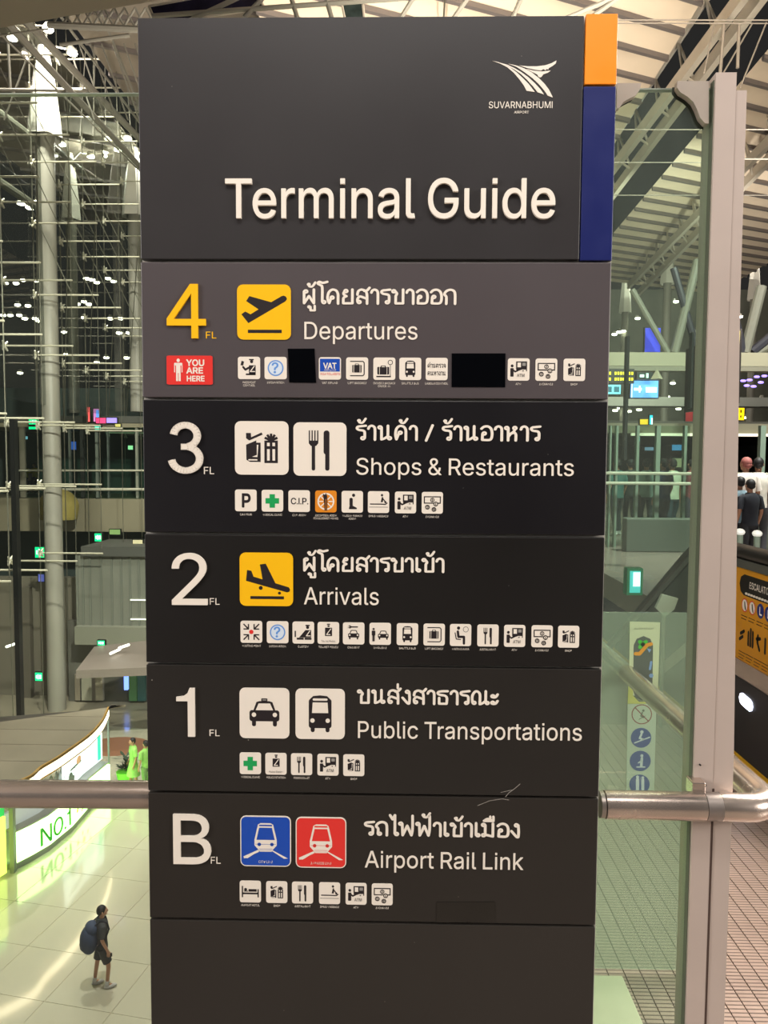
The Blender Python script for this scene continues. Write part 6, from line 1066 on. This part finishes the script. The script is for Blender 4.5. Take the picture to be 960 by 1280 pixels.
def tri_chord(px0, py0, px1, py1, Y, r): return G().tube([P(px0, py0, Y), P(px1, py1, Y)], r, 8).out('roof_tube', MASTM, rc, smooth=True)
tri_chord(60, 31, 180, 37, 24, .10); tri_chord(75, 56, 162, 44, 24, .055); tri_chord(-10, 46, 60, 36, 24, .03)
for k in range(9): tri_chord(64+k*13, 33, 78+k*13, 10, 24.5, .035); tri_chord(78+k*13, 10, 90+k*13, 33, 24.5, .03)
for k in range(7): tri_chord(85+k*14, 55, 118+k*14, 150, 30, .03); tri_chord(95+k*12, 60, 84+k*16, 170, 36, .022)
tri_chord(-5, 112, 110, 113.5, 29, .06); tri_chord(10, 55, 13, 112, 29, .05); tri_chord(33, 75, 5, 150, 29.5, .03)
for (xa, ya, xb, yb) in ((190, 20, 560, -6), (240, 24, 300, -4), (305, 22, 330, -4), (372, 24, 362, -10), (415, 24, 405, -12), (500, 24, 520, -8), (566, 24, 590, -10), (640, 24, 655, -10), (700, 26, 780, -8), (735, 24, 770, 0)):
    tri_chord(xa, ya, xb, yb, 17, .05)
# near bulkhead overhead
g = G(); a = PZ(-400, 105, 4.6); b = PZ(520, -56, 4.6); g.add([a, b, (b.x+1, -5, 4.6), (a.x-2, -5, 4.6)]+[tuple(Vector(q)+Vector((0, 0, .5))) for q in (a, b, (b.x+1, -5, 4.6), (a.x-2, -5, 4.6))], [(0, 1, 2, 3), (7, 6, 5, 4), (0, 4, 5, 1), (1, 5, 6, 2), (2, 6, 7, 3), (3, 7, 4, 0)])
tag(g.out('ceiling_near', mat('bulkhead_tan', (150, 138, 122), .6, var=.04, scale=.6)), kind='structure')
# glazed hanging frames over the top of the sign with a violet glint
def wire_panel(pts, Y, m, lb):
    r = empty('hanging_panel', tuple(P(*pts[0], Y)), lb, 'panel'); q = [P(x, y, Y) for x, y in pts]; q2 = [p+Vector((0, .06, 0)) for p in q]; n = len(q)
    g = G(); g.add(q+q2, [tuple(range(n)), tuple(range(2*n-1, n-1, -1))]+[(i, (i+1) % n, n+(i+1) % n, n+i) for i in range(n)]); g.out('pane', m, r)
    for i in range(n): G().tube([q[i], q[(i+1) % n]], .03, 5).out('frame_bar', CH, r)
wire_panel([(186, 8), (320, -16), (330, 10), (196, 30)], 18, mat('panel_violet', (44, 40, 60), .15, .3, var=.5, scale=2), 'dark violet glazed panel above the sign top with a pale wire frame')
wire_panel([(424, -12), (452, -10), (456, 30), (432, 30)], 18, mat('panel_teal', (60, 72, 70), .2, .3, var=.5, scale=3), 'small teal grey glazed panel above the middle of the sign top')

# ================================================================ FAR CONCOURSE ON THE OPEN SIDE
CON = mat('beam_concrete', (150, 146, 124), .6, var=.08, scale=.3)
def cbeam(px0, py0, px1, py1, Y, dp, m, lb, cat='beam', name='beam'):
    a = P(px0, py1, Y); b = P(px1, py0, Y); return G().box((a.x, Y, a.z), (b.x, Y+dp, b.z)).out(name, m, label=lb, cat=cat)
bm0 = cbeam(700, 441, 1010, 457, 30, 1.2, CON, 'wide pale beam crossing behind glass and post above the hanging boards')
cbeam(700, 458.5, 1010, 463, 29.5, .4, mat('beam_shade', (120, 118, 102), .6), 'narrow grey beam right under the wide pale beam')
cbeam(700, 497, 1010, 507, 42, 1.2, mat('beam_grey', (120, 120, 112), .6), 'dim grey beam below the hanging boards')
cbeam(700, 530, 1010, 541, 38, 3, CON, 'beige deck edge above the waiting people')
cbeam(790, 542.4, 1010, 544.6, 37.8, .2, EM('cove_glow', (240, 232, 206), 1.3), 'thin glowing line under the beige deck edge', 'lamp', 'cove_light')
tag(G().box((2, 78, 0), (44, 78.4, 19)).out('wall_end', mat('wall_end_dark', (104, 104, 92), .6, var=.25, scale=.25)), kind='structure')
tag(G().box((2, 39, P(800, 530, 38).z), (44, 78, P(800, 530, 38).z+.2)).out('floor.003', mat('deck_grey_far', (96, 94, 86), .5)), kind='structure')
for i, (xa, ya, xb, yb, r, c) in enumerate(((843, 441, 872, 325, .17, 1), (872, 441, 842, 335, .14, 0), (835, 441, 790, 362, .12, 1), (931, 441, 952, 358, .20, 1), (929, 441, 917, 395, .18, 0), (940, 441, 975, 412, .2, 0), (942, 443, 985, 420, .16, 1))):
    G().tube([P(xa, ya, 30.5), P(xb, yb, 30.5)], r, 10).out('strut', mat('strut_pale', (112, 112, 100), .6) if c else mat('strut_dark', (44, 44, 52), .4), bm0, smooth=True, label=['pale strut rising behind the glass nearest the post', 'dark strut crossing the pale strut behind the glass', 'pale strut leaning away behind the glass', 'pale strut rising steeply beyond the post', 'dark strut leaning beyond the post', 'dark low strut at the picture border beyond the post', 'pale low strut at the picture border beyond the post'][i])
board('light_band_board', 806, 410, 826, 440, 31, (40, 50, 190), .9, 'slanting deep blue light panel behind the green glass', 'light panel')
cbeam(780, 420, 787.5, 575, 12, .12, mat('pole_dark', (42, 50, 46), .5), 'dark upright pole behind the green glass', 'pole', 'dark_pole')
cbeam(862.5, 415, 868, 510, 12, .12, mat('pole_dark', (42, 50, 46), .5), 'dark hanging pole beside the post behind the glass', 'pole', 'dark_pole')
YB = (236, 220, 20); lines_ = [(u/10+.02, v, u/10+.085, v+.22) for u in range(10) for v in (.15, .6) if (u*7+int(v*10)) % 5]
board('flight_board', 757, 462, 792, 478, 26, (18, 26, 20), .2, 'black board with yellow lettering rows behind the glass', bars=(YB, 1.4, lines_))
board('flight_board', 757, 481, 776, 492.5, 26, (110, 200, 220), 1.0, 'pale cyan screen under the yellow lettered board', 'screen', ((20, 90, 110), .5, [(.1, .2, .4, .8), (.55, .2, .9, .8)]))
board('flight_board', 788, 476, 823, 497, 26.4, (96, 160, 250), 1.0, 'bright blue screen with white marks behind the dark pole', 'screen', ((220, 245, 255), 1.6, [(.03, 0, .06, 1), (.12, .42, .4, .58), (.3, .3, .36, .7), (.55, .3, .95, .62)]))
board('flight_board', 797, 466, 815, 473, 26, (16, 34, 30), .1, 'small dark board with pale marks above the blue screen', bars=((190, 240, 230), 1.2, [(.15, .2, .45, .7), (.6, .1, .75, .9)]))
g = G(); p = P(821, 474, 25); g.loft([(p.x, p.y, P(821, 474, 25).z, .20, .20), (p.x, p.y, P(821, 462, 25).z, .02, .02)], 4); g.out('lamp_cone', CON, label='pale pyramid shaped hanging lamp shade behind the glass', cat='lamp')
board('gate_sign', 800, 524, 811, 530.5, 37, (230, 196, 30), 1.0, 'small yellow sign on the deck edge behind the glass')
board('gate_sign', 812, 519, 816, 530.5, 36.8, (40, 200, 226), 1.2, 'small cyan arrow sign behind the glass', bars=((230, 245, 255), 1.5, [(.5, 0, 1, .7)]))
board('gate_sign', 857, 515, 866, 527, 40, (150, 30, 36), .5, 'dull red board beside the post behind the glass')
board('gate_sign', 921, 510, 930.5, 525, 36, (250, 206, 10), 1.2, 'bright yellow sign peeking out beyond the post', bars=((60, 50, 10), .1, [(.45, .2, .62, .4), (.45, .6, .62, .85)]))
board('tall_screen', 796.5, 546, 799.5, 575, 20, (90, 110, 230), 1.0, 'narrow upright violet blue screen behind the glass', 'screen', ((60, 220, 220), 1.2, [(0, .8, 1, 1)]))
board('tall_screen', 840, 556, 852, 563, 34, (70, 140, 200), .9, 'small wide blue screen beyond the waiting people', 'screen')
board('tall_screen', 806, 559, 817, 563, 34, (120, 150, 190), .7, 'dim pale blue screen beyond the waiting people', 'screen')
board('tall_screen', 841, 573, 852, 584, 18, (150, 148, 116), .12, 'cream notice board standing among the people', 'notice board')
a = P(922, 462, 14); bb = P(926.5, 500, 14)
r = empty('side_lightbox', (a.x, 14, bb.z), 'tall dark framed light box seen edge on behind the post', 'light box')
G().box((P(921, 460, 14).x, 14, P(921, 504, 14).z), (P(926, 460, 14).x, 16.5, P(921, 411, 14).z)).out('case', mat('case_dark', (36, 28, 26), .5), r); G().box((P(919.5, 460, 13.95).x, 13.95, P(921, 500, 14).z), (P(923.5, 460, 13.95).x, 13.99, P(921, 414, 14).z)).out('face', EM('box_cream', (230, 210, 110), .9), r)
for i, (x, y) in enumerate(((929, 476), (933.5, 482), (937, 475), (942, 483), (946, 471), (951, 478), (955.5, 470))):
    p = P(x, y, 34); G().ball(p, .085, (1.6, 1, .7), 8, 5).out('violet_lamp', EM('violet_glow', (150, 130, 255), 2.2), smooth=True, label='violet ceiling lamp, %s of its cluster counting away from the post' % ORD[i], cat='lamp', group='violet lamps beyond the post')
# glazed partition
W4 = empty('window_4', (8, 15, 0), kind='structure')
for px, w_ in ((763, .03), (771, .04), (797, .05), (822.5, .08), (856.5, .05), (953, .10)):
    a = P(px, 580, 15); G().box((a.x-w_/2, 15, 0), (a.x+w_/2, 15.12, P(px, 532, 15).z)).out('mullion', mat('mullion_green', (126, 142, 126), .45), W4)
G().box((P(757, 580, 15).x, 15.04, .05), (P(862, 580, 15).x, 15.06, P(800, 532, 15).z)).out('pane', glass('hall_glass', (.80, .88, .83)), W4)
for py in (591.5, 604): G().tube([P(757, py, 14.8), P(960, py+1.5, 14.8)], .03, 6).out('rail', mat('rail_pale', (190, 186, 166), .4), W4)
G().box((4.2, 14.2, 0), (10.5, 14.5, .62), .02).out('counter', mat('counter_dark', (92, 98, 88), .45, var=.1), label='long dark counter in front of the waiting people', cat='counter')
G().box((6.35, 11.2, 0), (9.0, 11.5, .78), .02).out('bench_back', mat('bench_black', (34, 36, 36), .5), label='dark bench back beyond the post', cat='bench')
for i, (px, py) in enumerate(((925, 665), (946.5, 667))):
    p = P(px, py, 8.6); r = empty('short_bollard', (p.x, p.y, 0), ['slim grey bollard with a white cap close to the post', 'slim grey bollard with a white cap by the picture border'][i], 'bollard'); G().tube([(p.x, p.y, 0), (p.x, p.y, p.z)], .035, 10).out('pole', mat('mullion_green', (126, 142, 126), .45), r, smooth=True); G().ball((p.x, p.y, p.z), .05, (1.1, 1.1, .8), 10, 6).out('cap', EM('cap_white', (236, 236, 226), .5), r, smooth=True)
for px, Y, rot, lb, top, legs, kw in ((933, 13.2, .3, 'person in a white shirt seen from behind beyond the post', (222, 210, 200), (60, 60, 70), {'hairm': mat('cap_red', (160, 92, 86), .7)}),
        (948, 13.6, -.4, 'person in a white top close to the picture border', (226, 218, 206), (70, 70, 76), {}), (939, 11.9, .2, 'dark haired person in black bending low before the white shirted one', (30, 32, 40), (36, 36, 40), {'scale': .80}),
        (926, 12.2, .1, 'dark haired person half hidden by the post', (120, 140, 150), (50, 50, 60), {'scale': .82}), (841, 17, .4, 'person in a white shirt behind the green glass', (214, 212, 190), (40, 60, 70), {}), (808, 18, -.2, 'person in a pale grey green top behind the glass', (140, 160, 150), (60, 66, 66), {}),
        (830, 16.5, .6, 'person in navy behind the glass by the mullion', (40, 52, 80), (40, 44, 50), {}), (788, 19, 0, 'person in a dark coat behind the dark pole', (60, 70, 66), (44, 48, 48), {}), (865, 17.4, .2, 'person in a maroon top beside the post behind the glass', (110, 60, 60), (50, 50, 56), {}), (772, 17.5, .5, 'person in teal next to the sign edge behind glass', (70, 110, 106), (50, 54, 56), {})):
    person((P(px, 590, Y).x, Y, 0), rot, lb, top, legs, SKIN2, **kw)
pk = empty('side_sign', (P(838, 755, 6.0).x, 6, -.5), 'pale tilted plate low behind the green glass under the slanting handrail', 'panel')
q = [P(828, 743, 4.6), P(848, 748, 4.6), P(843, 762, 4.6), P(831, 771, 4.6), P(820, 760, 4.6)]; g = G(); g.add(q+[p+Vector((0, .03, 0)) for p in q], [tuple(range(5)), tuple(range(9, 4, -1))]+[(i, (i+1) % 5, 5+(i+1) % 5, 5+i) for i in range(5)]); g.out('plate', mat('plate_pale', (170, 176, 160), .5), pk)
q0 = q[3]; G().tube([(q0.x, 4.62, 0), (q0.x, 4.62, q0.z+.05)], .012, 8).out('stem', MASTM, pk)
board('small_monitor', 787, 714, 801, 741, 9, (70, 190, 190), .8, 'small turquoise lit monitor low behind the green glass', 'screen', ((220, 240, 255), 1.5, [(.3, .3, .95, .95)]), (30, 120, 80))
